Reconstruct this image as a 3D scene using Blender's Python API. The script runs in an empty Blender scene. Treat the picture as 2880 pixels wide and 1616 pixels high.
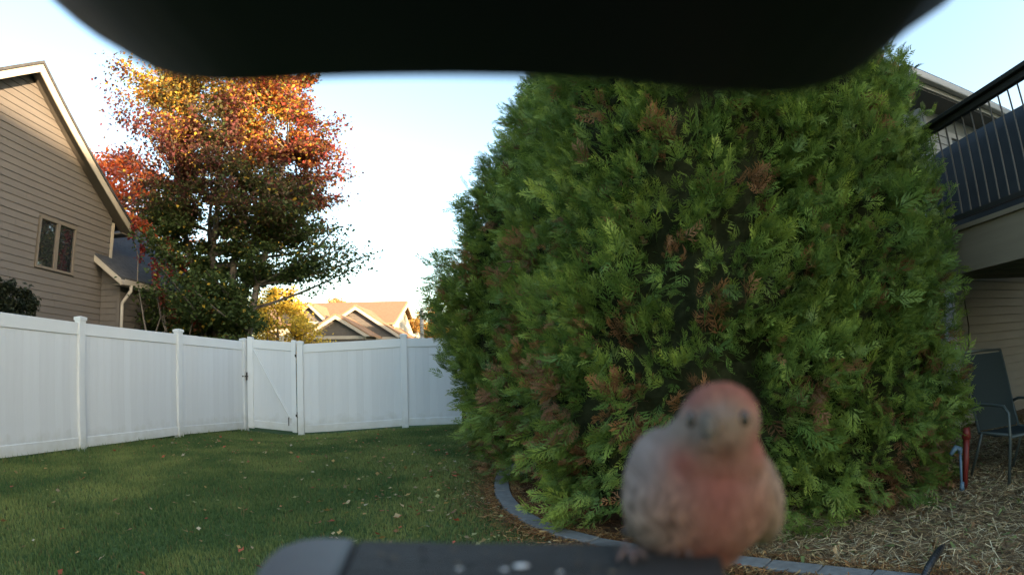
import bpy, bmesh, math, random
import numpy as np
from mathutils import Vector, Matrix, noise

R = math.radians
random.seed(7)
rng = np.random.default_rng(7)
sc = bpy.context.scene
COL = sc.collection

# ------------------------------------------------------------------ camera (wide security camera lens)
CZ = 1.25
K1, K3, PITCH, ROLL = 0.869, -0.0064, 0.1326, -0.0276
cam = bpy.data.cameras.new('camera')
co = bpy.data.objects.new('camera', cam)
COL.objects.link(co)
sc.camera = co
cam.type = 'PANO'
cam.panorama_type = 'FISHEYE_LENS_POLYNOMIAL'
cam.fisheye_fov = R(170)
cam.sensor_width = 36
cam.lens = 50
cam.fisheye_polynomial_k0 = 0
cam.fisheye_polynomial_k1 = -K1 / 18
cam.fisheye_polynomial_k2 = 0
cam.fisheye_polynomial_k3 = -K3 / 18 ** 3
cam.fisheye_polynomial_k4 = 0
cam.clip_start = 0.005
cam.clip_end = 3000
cr, sr, cp, sp = math.cos(ROLL), math.sin(ROLL), math.cos(PITCH), math.sin(PITCH)
cam_right = Vector((cr, -sr * sp, sr * cp))
cam_up = Vector((-sr, -cr * sp, cr * cp))
cam_fwd = Vector((0, cp, sp))
cm = Matrix((cam_right, cam_up, -cam_fwd)).transposed().to_4x4()
cm.translation = (0, 0, CZ)
co.matrix_world = cm
cam.dof.use_dof = True
cam.dof.focus_distance = 7.0
cam.dof.aperture_fstop = 12.0

# ------------------------------------------------------------------ sky and sun
SUN_EL, SUN_AZ = 7.5, 129.0            # azimuth clockwise from +Y
world = bpy.data.worlds.new('World')
sc.world = world
world.use_nodes = True
wn = world.node_tree
sky = wn.nodes.new('ShaderNodeTexSky')
sky.sky_type = 'NISHITA'
sky.sun_disc = False
sky.sun_elevation = R(SUN_EL)
sky.sun_rotation = R(SUN_AZ)
sky.air_density = 1.0
sky.dust_density = 2.2
sky.ozone_density = 1.2
bg = wn.nodes['Background']
wn.links.new(sky.outputs[0], bg.inputs[0])
bg.inputs[1].default_value = 0.15
sun_d = Vector((math.cos(R(SUN_EL)) * math.sin(R(SUN_AZ)), math.cos(R(SUN_EL)) * math.cos(R(SUN_AZ)), math.sin(R(SUN_EL))))
sl = bpy.data.lights.new('sun', 'SUN')
sl.energy = 4.2
sl.angle = R(0.6)
sl.color = (1.0, 0.70, 0.42)
so = bpy.data.objects.new('sun', sl)
COL.objects.link(so)
so.rotation_euler = (-sun_d).to_track_quat('-Z', 'Y').to_euler()
sc.view_settings.view_transform = 'Standard'
sc.view_settings.look = 'None'
sc.view_settings.gamma = 1.0
sc.view_settings.use_curve_mapping = False
sc.view_settings.exposure = 2.5
sc.render.engine = 'CYCLES'
sc.cycles.max_bounces = 6
sc.cycles.diffuse_bounces = 3
sc.cycles.transmission_bounces = 4
sc.cycles.transparent_max_bounces = 8
sc.cycles.use_denoising = True


# ------------------------------------------------------------------ geometry of a point seen at a pixel of the 2880 x 1616 photograph
def ray(px, py):
    x, y = (px - 1440) / 1440, -(py - 808) / 1440
    r = math.hypot(x, y) + 1e-9
    th = K1 * r + K3 * r ** 3
    return (cam_right * (math.sin(th) * x / r) + cam_up * (math.sin(th) * y / r) + cam_fwd * math.cos(th)).normalized()


def at_y(px, py, Y):
    d = ray(px, py)
    return Vector((0, 0, CZ)) + d * (Y / d.y)


def at_x(px, py, X):
    d = ray(px, py)
    return Vector((0, 0, CZ)) + d * (X / d.x)


def at_z(px, py, Z):
    d = ray(px, py)
    return Vector((0, 0, CZ)) + d * ((Z - CZ) / d.z)


def at_d(px, py, D):
    d = ray(px, py)
    return Vector((0, 0, CZ)) + d * (D / math.hypot(d.x, d.y))


# ------------------------------------------------------------------ materials
def mat(name, col=(.5, .5, .5), rough=.6, spec=.3, noise_scale=0, noise_amt=.2, col2=None, bump=0, bump_scale=60,
        stretch=(1, 1, 1), metallic=0, attr=None, transl=0, coord='Object'):
    m = bpy.data.materials.new(name)
    m.use_nodes = True
    nt = m.node_tree
    p = nt.nodes['Principled BSDF']
    L = nt.links.new
    p.inputs['Roughness'].default_value = rough
    p.inputs['Specular IOR Level'].default_value = spec
    p.inputs['Metallic'].default_value = metallic
    p.inputs['Base Color'].default_value = (*col, 1)
    src = None
    if attr:
        a = nt.nodes.new('ShaderNodeAttribute')
        a.attribute_name = attr
        src = a.outputs['Color']
    tc = nt.nodes.new('ShaderNodeTexCoord')
    mp = nt.nodes.new('ShaderNodeMapping')
    mp.inputs['Scale'].default_value = stretch
    L(tc.outputs[coord], mp.inputs['Vector'])
    if noise_scale:
        n = nt.nodes.new('ShaderNodeTexNoise')
        n.inputs['Scale'].default_value = noise_scale
        n.inputs['Detail'].default_value = 6
        n.inputs['Roughness'].default_value = .6
        L(mp.outputs[0], n.inputs['Vector'])
        mx = nt.nodes.new('ShaderNodeMix')
        mx.data_type = 'RGBA'
        rr = nt.nodes.new('ShaderNodeMapRange')
        rr.inputs['From Min'].default_value = .35
        rr.inputs['From Max'].default_value = .65
        L(n.outputs['Fac'], rr.inputs['Value'])
        L(rr.outputs[0], mx.inputs['Factor'])
        c2 = col2 or tuple(c * (1 - noise_amt) for c in col)
        if src is not None:
            mx.blend_type = 'MULTIPLY'
            L(src, mx.inputs['A'])
            mx.inputs['B'].default_value = (1 - noise_amt,) * 3 + (1,)
        else:
            mx.inputs['A'].default_value = (*col, 1)
            mx.inputs['B'].default_value = (*c2, 1)
        src = mx.outputs['Result']
    if src is not None:
        L(src, p.inputs['Base Color'])
    if bump:
        n2 = nt.nodes.new('ShaderNodeTexNoise')
        n2.inputs['Scale'].default_value = bump_scale
        n2.inputs['Detail'].default_value = 5
        L(mp.outputs[0], n2.inputs['Vector'])
        b = nt.nodes.new('ShaderNodeBump')
        b.inputs['Strength'].default_value = bump
        b.inputs['Distance'].default_value = .01
        L(n2.outputs['Fac'], b.inputs['Height'])
        L(b.outputs[0], p.inputs['Normal'])
    if transl:
        t = nt.nodes.new('ShaderNodeBsdfTranslucent')
        if src is not None:
            L(src, t.inputs['Color'])
        else:
            t.inputs['Color'].default_value = (*col, 1)
        ms = nt.nodes.new('ShaderNodeMixShader')
        ms.inputs[0].default_value = transl
        L(p.outputs[0], ms.inputs[1])
        L(t.outputs[0], ms.inputs[2])
        L(ms.outputs[0], nt.nodes['Material Output'].inputs['Surface'])
    return m


M = {}
M['vinyl'] = mat('white_vinyl', (.63, .69, .72), .42, .4, 2.2, .05, bump=.03, bump_scale=30)
M['vinyl_board'] = mat('white_vinyl_board', (.60, .66, .70), .45, .4, 1.3, .06, bump=.05, bump_scale=12, stretch=(6, 6, .6))
M['black_metal'] = mat('black_metal', (.02, .02, .022), .4, .5)
M['siding'] = mat('beige_siding', (.128, .119, .110), .6, .3, 1.4, .12, bump=.15, bump_scale=25, stretch=(6, .8, 6))
M['siding_house'] = mat('tan_siding', (.36, .355, .33), .6, .3, 1.4, .12, bump=.15, bump_scale=25, stretch=(.8, .8, 6))
M['trim'] = mat('cream_trim', (.42, .39, .33), .5, .3, 2, .1)
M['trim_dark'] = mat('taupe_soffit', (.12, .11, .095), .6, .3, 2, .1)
M['roof'] = mat('grey_shingles', (.075, .08, .088), .9, .1, 9, .35, bump=.5, bump_scale=40)
M['roof_tan'] = mat('brown_shingles', (.30, .19, .12), .9, .1, 6, .2, bump=.5, bump_scale=30)
M['glass'] = mat('window_glass', (.02, .022, .025), .03, 1.6)
M['glass'].node_tree.nodes['Principled BSDF'].inputs['IOR'].default_value = 1.9
M['frame'] = mat('window_frame_tan', (.135, .12, .10), .5, .3)
M['bark'] = mat('maple_bark', (.20, .175, .15), .9, .1, 14, .45, bump=.8, bump_scale=30, stretch=(1, 1, .3))
M['cedar_bark'] = mat('arborvitae_bark', (.09, .055, .035), .9, .1, 14, .4, bump=.8, bump_scale=30, stretch=(1, 1, .2))
M['leaf'] = mat('maple_leaf', attr='Col', rough=.55, spec=.25, transl=.45)
M['frond'] = mat('arborvitae_frond', attr='Col', rough=.5, spec=.35, transl=.36)
M['twig_shade'] = mat('twig_shade_hull', (.030, .036, .016), .95, .05, 12, .5, bump=1, bump_scale=25)  # dark colour stands in for shade inside the foliage
M['grass'] = mat('grass_blade', attr='Col', rough=.6, spec=.2, transl=.3)
M['straw'] = mat('straw', attr='Col', rough=.75, spec=.15, transl=.1)
M['litter'] = mat('fallen_leaf', attr='Col', rough=.6, spec=.2, transl=.15)
M['soil'] = mat('mulch_soil', (.27, .19, .11), .95, .05, 9, .5, col2=(.09, .065, .04), bump=1, bump_scale=40)
M['bedsoil'] = mat('bed_soil', (.07, .042, .026), .95, .05, 12, .5, col2=(.13, .07, .035), bump=1, bump_scale=40)
M['concrete'] = mat('edging_concrete', (.21, .215, .205), .85, .15, 18, .25, bump=.4, bump_scale=80)
M['deck_dark'] = mat('dark_rail', (.022, .022, .022), .45, .3)
M['baluster'] = mat('bronze_baluster', (.05, .042, .034), .4, .4)
M['fascia'] = mat('deck_fascia', (.20, .165, .12), .7, .2, 3, .15, stretch=(1, .3, 4))
M['cover'] = mat('charcoal_cover', (.030, .036, .042), .75, .2, 3, .3, bump=.2, bump_scale=8)
M['hood'] = mat('black_housing', (.012, .014, .019), .5, .25)
M['perch'] = mat('dark_plastic_wood', (.052, .052, .050), .6, .35, 14, .6, bump=.8, bump_scale=60, stretch=(1.2, 22, 22), col2=(.016, .016, .016))
M['perch_cap'] = mat('grey_plastic', (.085, .087, .084), .5, .35, 60, .1)
M['husk'] = mat('seed_husk', (.16, .13, .09), .7, .2)
M['white'] = mat('white_droppings', (.75, .76, .74), .6, .2)
M['sling'] = mat('grey_sling', (.03, .042, .042), .8, .15, 200, .2)
M['chair_metal'] = mat('grey_green_metal', (.06, .075, .07), .4, .5)
M['red'] = mat('red_plastic', (.17, .025, .02), .45, .4)
M['blue'] = mat('blue_plastic', (.10, .17, .24), .4, .4)
M['hose'] = mat('black_tube', (.018, .02, .022), .35, .5, bump=.5, bump_scale=30)
M['cable'] = mat('dark_cable', (.02, .018, .015), .6, .3)
M['gutter'] = mat('white_gutter', (.42, .40, .36), .4, .4)
M['pole'] = mat('grey_pole', (.35, .34, .33), .6, .3)

for k_ in ('vinyl', 'vinyl_board'):
    nt = M[k_].node_tree
    p_ = nt.nodes['Principled BSDF']
    old = p_.inputs['Base Color'].links[0].from_socket
    ge = nt.nodes.new('ShaderNodeNewGeometry')
    sx = nt.nodes.new('ShaderNodeSeparateXYZ')
    nt.links.new(ge.outputs['Position'], sx.inputs[0])
    nz = nt.nodes.new('ShaderNodeTexNoise')
    nz.inputs['Scale'].default_value = 7
    nz.inputs['Detail'].default_value = 6
    nt.links.new(ge.outputs['Position'], nz.inputs['Vector'])
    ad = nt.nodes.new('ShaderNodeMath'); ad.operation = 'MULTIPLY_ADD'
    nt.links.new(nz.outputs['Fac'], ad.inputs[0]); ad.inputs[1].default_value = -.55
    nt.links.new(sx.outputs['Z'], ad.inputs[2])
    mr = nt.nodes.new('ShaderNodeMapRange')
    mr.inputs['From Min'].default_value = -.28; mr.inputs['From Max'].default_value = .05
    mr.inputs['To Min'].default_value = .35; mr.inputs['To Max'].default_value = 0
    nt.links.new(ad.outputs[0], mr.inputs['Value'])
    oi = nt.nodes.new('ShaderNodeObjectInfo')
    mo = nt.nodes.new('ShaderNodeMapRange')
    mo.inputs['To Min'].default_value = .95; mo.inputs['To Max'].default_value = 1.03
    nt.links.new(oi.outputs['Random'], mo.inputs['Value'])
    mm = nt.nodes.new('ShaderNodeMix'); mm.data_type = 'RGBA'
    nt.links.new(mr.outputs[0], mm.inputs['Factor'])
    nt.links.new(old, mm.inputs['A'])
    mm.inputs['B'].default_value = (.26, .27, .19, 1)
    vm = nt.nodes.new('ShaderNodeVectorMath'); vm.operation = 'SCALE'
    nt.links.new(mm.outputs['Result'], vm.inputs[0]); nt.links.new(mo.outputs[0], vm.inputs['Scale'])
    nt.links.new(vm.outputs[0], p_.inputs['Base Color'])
gm = mat('lawn', (.05, .095, .03), .95, .1, 1.2, .3, col2=(.08, .12, .04), bump=1, bump_scale=60)
M['lawn'] = gm
M['far'] = mat('far_grass', (.05, .08, .03), .95, .1, .3, .3)


# ------------------------------------------------------------------ builders
def tag(o, label=None, cat=None, group=None, kind=None):
    if label: o['label'] = label
    if cat: o['category'] = cat
    if group: o['group'] = group
    if kind: o['kind'] = kind
    return o


def empty(name, loc, label, cat, group=None):
    o = bpy.data.objects.new(name, None)
    o.empty_display_size = .2
    COL.objects.link(o)
    o.location = loc
    return tag(o, label, cat, group)


def origin_of(parent):
    v = Vector((0, 0, 0))
    while parent is not None:
        v += parent.location
        parent = parent.parent
    return v


def link(name, me, material, parent=None, loc=None):
    o = bpy.data.objects.new(name, me)
    COL.objects.link(o)
    if material is not None and not me.materials:
        me.materials.append(material)
    if parent is not None:
        o.parent = parent
    if loc is not None:
        o.location = loc
    return o


class MB:
    """collects shapes given in world coordinates; build() links them as one mesh object"""

    def __init__(s):
        s.v, s.f = [], []

    def add(s, vs, fs):
        n = len(s.v)
        s.v += [tuple(p) for p in vs]
        s.f += [tuple(i + n for i in f) for f in fs]
        return s

    def box(s, x0, x1, y0, y1, z0, z1):
        return s.add([(x0, y0, z0), (x1, y0, z0), (x1, y1, z0), (x0, y1, z0), (x0, y0, z1), (x1, y0, z1), (x1, y1, z1), (x0, y1, z1)],
                     [(0, 3, 2, 1), (4, 5, 6, 7), (0, 1, 5, 4), (1, 2, 6, 5), (2, 3, 7, 6), (3, 0, 4, 7)])

    def obox(s, o, a, b, c):
        """box from corner o along three edge vectors"""
        o, a, b, c = Vector(o), Vector(a), Vector(b), Vector(c)
        if a.cross(b).dot(c) < 0:
            a, b = b, a
        return s.add([o, o + a, o + a + b, o + b, o + c, o + a + c, o + a + b + c, o + b + c],
                     [(0, 3, 2, 1), (4, 5, 6, 7), (0, 1, 5, 4), (1, 2, 6, 5), (2, 3, 7, 6), (3, 0, 4, 7)])

    def bar(s, p, q, w, h, up=(0, 0, 1)):
        p, q, up = Vector(p), Vector(q), Vector(up)
        d = (q - p)
        side = d.cross(up).normalized()
        u2 = side.cross(d).normalized()
        return s.obox(p - side * w / 2 - u2 * h / 2, side * w, u2 * h, d)

    def prism(s, poly, ext):
        """polygon (list of points) extruded by vector ext"""
        n = len(poly)
        poly = [Vector(p) for p in poly]
        ext = Vector(ext)
        nrm = Vector((0, 0, 0))
        for i in range(n):
            nrm += poly[i].cross(poly[(i + 1) % n])
        if nrm.dot(ext) > 0:
            poly = poly[::-1]
        vs = poly + [p + ext for p in poly]
        return s.add(vs, [tuple(range(n)), tuple(range(2 * n - 1, n - 1, -1))] +
                     [(i, i + n, (i + 1) % n + n, (i + 1) % n) for i in range(n)])

    def tube(s, pts, rad, n=8, cap=True):
        pts = [Vector(p) for p in pts]
        if not hasattr(rad, '__len__'):
            rad = [rad] * len(pts)
        base = len(s.v)
        prev = None
        for i, p in enumerate(pts):
            d = (pts[min(i + 1, len(pts) - 1)] - pts[max(i - 1, 0)]).normalized()
            if prev is None:
                a = d.orthogonal().normalized()
            else:
                a = (prev - d * prev.dot(d)).normalized()
            prev = a
            b = d.cross(a)
            for k in range(n):
                t = 2 * math.pi * k / n
                s.v.append(tuple(p + (a * math.cos(t) + b * math.sin(t)) * rad[i]))
        for i in range(len(pts) - 1):
            for k in range(n):
                k2 = (k + 1) % n
                s.f.append((base + i * n + k, base + i * n + k2, base + (i + 1) * n + k2, base + (i + 1) * n + k))
        if cap:
            s.f.append(tuple(base + k for k in range(n - 1, -1, -1)))
            s.f.append(tuple(base + (len(pts) - 1) * n + k for k in range(n)))
        return s

    def build(s, name, material, parent=None, smooth=False, bevel=0, label=None):
        off = origin_of(parent)
        me = bpy.data.meshes.new(name)
        me.from_pydata([(v[0] - off.x, v[1] - off.y, v[2] - off.z) for v in s.v], [], s.f)
        me.update()
        if smooth:
            me.shade_smooth()
        o = link(name, me, material, parent)
        if bevel:
            b = o.modifiers.new('bevel', 'BEVEL')
            b.width = bevel
            b.segments = 2
            b.limit_method = 'ANGLE'
        if label:
            o['label'] = label
        return o


def cloud_mesh(name, verts, faces, cols, material, parent=None, kind=None):
    """verts (N,V,3) faces (F,3) per item, cols (N,V,3): one mesh made with numpy"""
    N, V, _ = verts.shape
    F = len(faces)
    off = origin_of(parent)
    vv = (verts.reshape(-1, 3) - np.array(off)).astype(np.float32)
    idx = (np.asarray(faces)[None] + (np.arange(N) * V)[:, None, None]).reshape(-1).astype(np.int32)
    me = bpy.data.meshes.new(name)
    me.vertices.add(N * V)
    me.vertices.foreach_set('co', vv.ravel())
    me.loops.add(N * F * 3)
    me.loops.foreach_set('vertex_index', idx)
    me.polygons.add(N * F)
    me.polygons.foreach_set('loop_start', np.arange(0, N * F * 3, 3, dtype=np.int32))
    me.update(calc_edges=True)
    at = me.color_attributes.new('Col', 'FLOAT_COLOR', 'POINT')
    c4 = np.ones((N * V, 4), np.float32)
    c4[:, :3] = cols.reshape(-1, 3)
    at.data.foreach_set('color', c4.ravel())
    o = link(name, me, material, parent)
    if kind: o['kind'] = kind
    return o


def frames(axis, nrm):
    """orthonormal frames: x = axis, z = nrm made perpendicular; returns (N,3,3) rows x,y,z"""
    a = axis / np.linalg.norm(axis, axis=1, keepdims=True)
    n = nrm - a * (nrm * a).sum(1, keepdims=True)
    n /= np.linalg.norm(n, axis=1, keepdims=True) + 1e-9
    b = np.cross(n, a)
    return np.stack([a, b, n], 1)


def gz(x, y):
    """lawn height: almost level, a slight dip by the gate and a slight rise to the right of it"""
    return -.10 * math.exp(-((x + 4.35) ** 2 / 1.6 + (y - 11.3) ** 2 / 3)) + .05 * math.exp(-((x + 1) ** 2 / 3 + (y - 12.5) ** 2 / 3))


def gz_np(x, y):
    return -.10 * np.exp(-((x + 4.35) ** 2 / 1.6 + (y - 11.3) ** 2 / 3)) + .05 * np.exp(-((x + 1) ** 2 / 3 + (y - 12.5) ** 2 / 3))


# ------------------------------------------------------------------ the ground
bm = bmesh.new()
xs = [-900, -300, -100, -40, -20] + [i * .5 for i in range(-28, 29)] + [20, 40, 100, 300, 900]
ys = [-900, -300, -100, -40, -20, -10] + [i * .5 for i in range(-10, 32)] + [20, 30, 60, 150, 400, 1500]
vv = [[bm.verts.new((x, y, gz(x, y))) for y in ys] for x in xs]
for i in range(len(xs) - 1):
    for j in range(len(ys) - 1):
        bm.faces.new((vv[i][j], vv[i + 1][j], vv[i + 1][j + 1], vv[i][j + 1]))
me = bpy.data.meshes.new('lawn')
bm.to_mesh(me)
lawn = link('lawn', me, M['lawn'])
tag(lawn, 'green back lawn inside the white fence', kind='structure')

# edging curve on the ground (centre line of the blocks)
EDGE = [(0.20, 8.2), (-0.03, 7.4), (-.15, 6.6), (-.16, 6.0), (-.13, 5.45), (-.03, 4.92), (.14, 4.44), (.33, 4.10), (.56, 3.84), (.88, 3.56), (1.14, 3.33),
        (1.38, 3.11), (1.69, 2.79), (1.96, 2.46), (2.2, 2.1), (2.4, 1.7)]


def catmull(P, step):
    out = []
    P = [Vector((*p, 0)) for p in P]
    P = [2 * P[0] - P[1]] + P + [2 * P[-1] - P[-2]]
    for i in range(1, len(P) - 2):
        for k in range(20):
            t = k / 20
            a, b, c, d = P[i - 1], P[i], P[i + 1], P[i + 2]
            out.append(.5 * ((2 * b) + (c - a) * t + (2 * a - 5 * b + 4 * c - d) * t * t + (3 * b - a - 3 * c + d) * t ** 3))
    res, acc = [out[0]], 0
    for i in range(1, len(out)):
        seg = (out[i] - out[i - 1]).length
        acc += seg
        if acc >= step:
            res.append(out[i]); acc = 0
    return res


# bed floor and straw mulch, as sheets a little above the lawn
bed_poly = [(x + .04, y) for x, y in EDGE] + [(4.2, 1.9), (7.0, 3.6), (7.0, 9.0), (1.0, 9.6)]


def sheet(name, poly, z, material, label):
    b = bmesh.new()
    b.faces.new([b.verts.new((x, y, z)) for x, y in poly])
    bmesh.ops.triangulate(b, faces=b.faces[:])
    m_ = bpy.data.meshes.new(name)
    b.to_mesh(m_)
    m_.update()
    if m_.polygons[0].normal.z < 0:
        m_.flip_normals()
    o_ = link(name, m_, material)
    tag(o_, label, kind='structure')
    return o_


sheet('planting_bed', bed_poly, .006, M['bedsoil'], 'brown soil of the planting bed under the arborvitae')
mulch_poly = [(.95, 3.62), (1.42, 3.16), (1.74, 2.84), (2.0, 2.5), (2.25, 2.12), (2.45, 1.7), (5, 0.8), (9, 3), (9, 8), (4.0, 6.0), (2.6, 4.6)]
sheet('mulch_ground', mulch_poly, .012, M['soil'], 'straw strewn mulch ground between edging and deck')

edging = empty('garden_edging', (0.3, 4.4, 0), 'curved grey concrete block edging along the arborvitae bed', 'edging')
pp = catmull(EDGE, .30)
for i in range(len(pp) - 1):
    a, b = pp[i], pp[i + 1]
    d = (b - a)
    L_ = d.length
    d.normalize()
    s_ = Vector((d.y, -d.x, 0))
    m_ = MB()
    g = .007
    w = .075
    zt = .045 + random.uniform(-.004, .004)
    p0 = a + d * g - s_ * w
    m_.obox(p0 + Vector((0, 0, -.05)), s_ * 2 * w, d * (L_ - g), Vector((0, 0, zt + .05)))
    m_.build('edging_block', M['concrete'], edging, bevel=.008)


def in_poly(x, y, poly):
    inside = np.zeros(len(x), bool)
    n = len(poly)
    for i in range(n):
        x1, y1 = poly[i]
        x2, y2 = poly[(i + 1) % n]
        c = ((y1 > y) != (y2 > y)) & (x < (x2 - x1) * (y - y1) / (y2 - y1 + 1e-12) + x1)
        inside ^= c
    return inside


def vnoise(x, y, s, seed=0):
    """cheap smooth value noise"""
    x = x * s + seed * 17.3
    y = y * s + seed * 9.1
    xi, yi = np.floor(x).astype(int), np.floor(y).astype(int)
    fx, fy = x - xi, y - yi
    fx = fx * fx * (3 - 2 * fx)
    fy = fy * fy * (3 - 2 * fy)

    def h(a, b):
        v = np.sin(a * 127.1 + b * 311.7 + seed * 3.3) * 43758.5453
        return v - np.floor(v)
    return (h(xi, yi) * (1 - fx) + h(xi + 1, yi) * fx) * (1 - fy) + (h(xi, yi + 1) * (1 - fx) + h(xi + 1, yi + 1) * fx) * fy


# ------------------------------------------------------------------ grass blades
lawn_poly = [(-6.9, -.5), (-6.22, 5.2), (-6.12, 6.9), (-5.88, 9.3), (-5.45, 11.15), (-4.3, 11.22), (-2.2, 11.8), (2.2, 12.98), (1.2, 9.4)] + \
            [(x - .09, y) for x, y in EDGE] + [(2.7, 1.3), (2.0, -.5)]
NB = 300000
u = rng.random(NB * 2) ** .8
gy = .8 + 12.2 * rng.random(NB * 2) ** 1.35
gx = -7 + 10.2 * rng.random(NB * 2)
k = in_poly(gx, gy, lawn_poly)
gx, gy = gx[k][:NB], gy[k][:NB]
N = len(gx)
dist = np.hypot(gx, gy)
hgt = (.022 + .026 * rng.random(N)) * (.75 + .5 * vnoise(gx, gy, 2.2))
# longer uncut blades right along the fence
ex = np.minimum(np.abs(gx + 6.25 - .13 * np.clip(gy - 6.9, 0, 9) ** 1.15 * .9), 9)
hgt *= 1 + 1.5 * np.exp(-((gx - np.interp(gy, [5.2, 6.9, 9.3, 11.15], [-6.22, -6.12, -5.88, -5.45])) ** 2) / .006) * rng.random(N)
wid = .0035 + .0006 * dist
ang = rng.random(N) * 2 * np.pi
lean = .55 * hgt * rng.random(N)
la = rng.random(N) * 2 * np.pi
base = np.stack([gx, gy, gz_np(gx, gy) - .003], 1)
dx = np.stack([np.cos(ang) * wid, np.sin(ang) * wid, np.zeros(N)], 1)
tip = base + np.stack([np.cos(la) * lean, np.sin(la) * lean, hgt], 1)
V3 = np.stack([base - dx, base + dx, tip], 1)
pn = vnoise(gx, gy, .9, 2) * .55 + vnoise(gx, gy, 2.6, 5) * .45
pn = np.clip((pn - .5) * 2.0 + .5, 0, 1)
g1 = np.array([.070, .130, .044]); g2 = np.array([.22, .265, .085]); g3 = np.array([.20, .17, .07])
cc = g1 + (g2 - g1) * np.clip(pn + rng.normal(0, .18, N), 0, 1)[:, None]
# drying grass close to the bed
db = np.min(np.stack([np.hypot(gx - ex_, gy - ey_) for ex_, ey_ in EDGE], 1), 1)
dry = rng.random(N) < (.05 + .65 * np.exp(-(db / .45) ** 2))
cc[dry] = g3 * (.5 + .7 * rng.random((dry.sum(), 1)))
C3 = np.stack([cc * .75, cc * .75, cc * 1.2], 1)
go = cloud_mesh('grass', V3, [(0, 1, 2)], C3, M['grass'])
tag(go, 'short green grass blades of the lawn', 'grass', kind='stuff')

# grass around and beyond the fence is left to the ground material

# ------------------------------------------------------------------ fallen leaves
NL = 1500
lx = -6 + 8.0 * rng.random(NL * 6)
ly = 1.6 + 10 * rng.random(NL * 6)
db = np.min(np.stack([np.hypot(lx - ex_, ly - ey_) for ex_, ey_ in EDGE], 1), 1)
pr = .04 + .9 * np.exp(-(db / .5) ** 1.5) + .34 * np.exp(-(db / 1.5) ** 2) + .05 * (vnoise(lx, ly, .7, 4) > .55) + .10 * np.exp(-((lx + 4.3) ** 2 + (ly - 9) ** 2) / 3)
k = (rng.random(NL * 6) < pr) & in_poly(lx, ly, lawn_poly)
lx, ly, db = lx[k], ly[k], db[k]
N = len(lx)
sz = .022 + .028 * rng.random(N)
sz[db < .5] *= .62
a = rng.random(N) * 2 * np.pi
axis = np.stack([np.cos(a), np.sin(a), .3 * rng.normal(size=N)], 1)
nr = np.stack([.35 * rng.normal(size=N), .35 * rng.normal(size=N), np.ones(N)], 1)
F = frames(axis, nr)
tmpl = np.array([(0, 0, 0), (.35, .42, .12), (.55, .12, .02), (1, .1, .1), (.55, -.14, .02), (.3, -.45, .12), (-.25, 0, .05)])
lt = np.einsum('vk,nkj->nvj', tmpl, F) * (sz * 1.3)[:, None, None] + np.stack([lx, ly, gz_np(lx, ly) + .035 + .012 * rng.random(N)], 1)[:, None]
pal = np.array([(.36, .25, .09), (.26, .27, .11), (.36, .29, .16), (.40, .10, .05), (.25, .13, .06), (.38, .34, .22)])
cl = pal[rng.choice(6, N, p=[.25, .2, .15, .12, .23, .05])] * (.6 + .7 * rng.random((N, 1)))
fl = cloud_mesh('fallen_leaves', lt, [(0, 6, 1), (0, 1, 2), (0, 2, 3), (0, 3, 4), (0, 4, 5), (0, 5, 6)], np.repeat(cl[:, None], 7, 1), M['litter'])
tag(fl, 'small dry fallen leaves scattered over the lawn', 'leaves', kind='stuff')


# straw and needle litter on the mulch ground and on both sides of the edging
def strips(name, x, y, zb, ln, wd, cols, material, label, cat, tilt=.25):
    N = len(x)
    a = rng.random(N) * 2 * np.pi
    d = np.stack([np.cos(a), np.sin(a), rng.normal(0, tilt, N)], 1)
    s_ = np.stack([-np.sin(a), np.cos(a), rng.normal(0, .4, N)], 1)
    o_ = np.stack([x, y, zb], 1)
    L_ = ln[:, None] * d / 2
    W_ = wd[:, None] * s_ / 2
    v = np.stack([o_ - L_ - W_, o_ - L_ + W_, o_ + L_ + W_ * .4, o_ + L_ - W_ * .4], 1)
    v[:, :, 2] = np.maximum(v[:, :, 2], .004)
    ob = cloud_mesh(name, v, [(0, 1, 2), (0, 2, 3)], np.repeat(cols[:, None], 4, 1), material)
    return tag(ob, label, cat, kind='stuff')


N0 = 60000
x = .9 + 6.5 * rng.random(N0) ** 1.2
y = 1.2 + 5.6 * rng.random(N0)
k = in_poly(x, y, mulch_poly)
x, y = x[k], y[k]
N = len(x)
pal = np.array([(.62, .49, .26), (.44, .30, .15), (.70, .60, .38), (.22, .14, .07), (.22, .24, .09)])
strips('straw_mulch', x, y, .018 + .025 * rng.random(N), .05 + .09 * rng.random(N), .003 + .004 * rng.random(N),
       pal[rng.choice(5, N, p=[.28, .26, .16, .2, .1])] * (.5 + .7 * rng.random((N, 1))), M['straw'],
       'pale straw and dry grass strewn over the mulch ground', 'straw')
N0 = 9000
x = .9 + 6.5 * rng.random(N0) ** 1.2
y = 1.2 + 5.6 * rng.random(N0)
k = in_poly(x, y, mulch_poly)
x, y = x[k], y[k]
N = len(x)
pal = np.array([(.30, .20, .10), (.20, .12, .06), (.40, .30, .17), (.12, .075, .04), (.16, .20, .07)])
strips('wood_chips', x, y, .02 + .02 * rng.random(N), .02 + .05 * rng.random(N), .010 + .018 * rng.random(N),
       pal[rng.choice(5, N, p=[.28, .26, .16, .15, .15])] * (.6 + .7 * rng.random((N, 1))), M['straw'],
       'mixed brown wood chips and dry leaves in the mulch', 'wood chips', tilt=.4)
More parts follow.
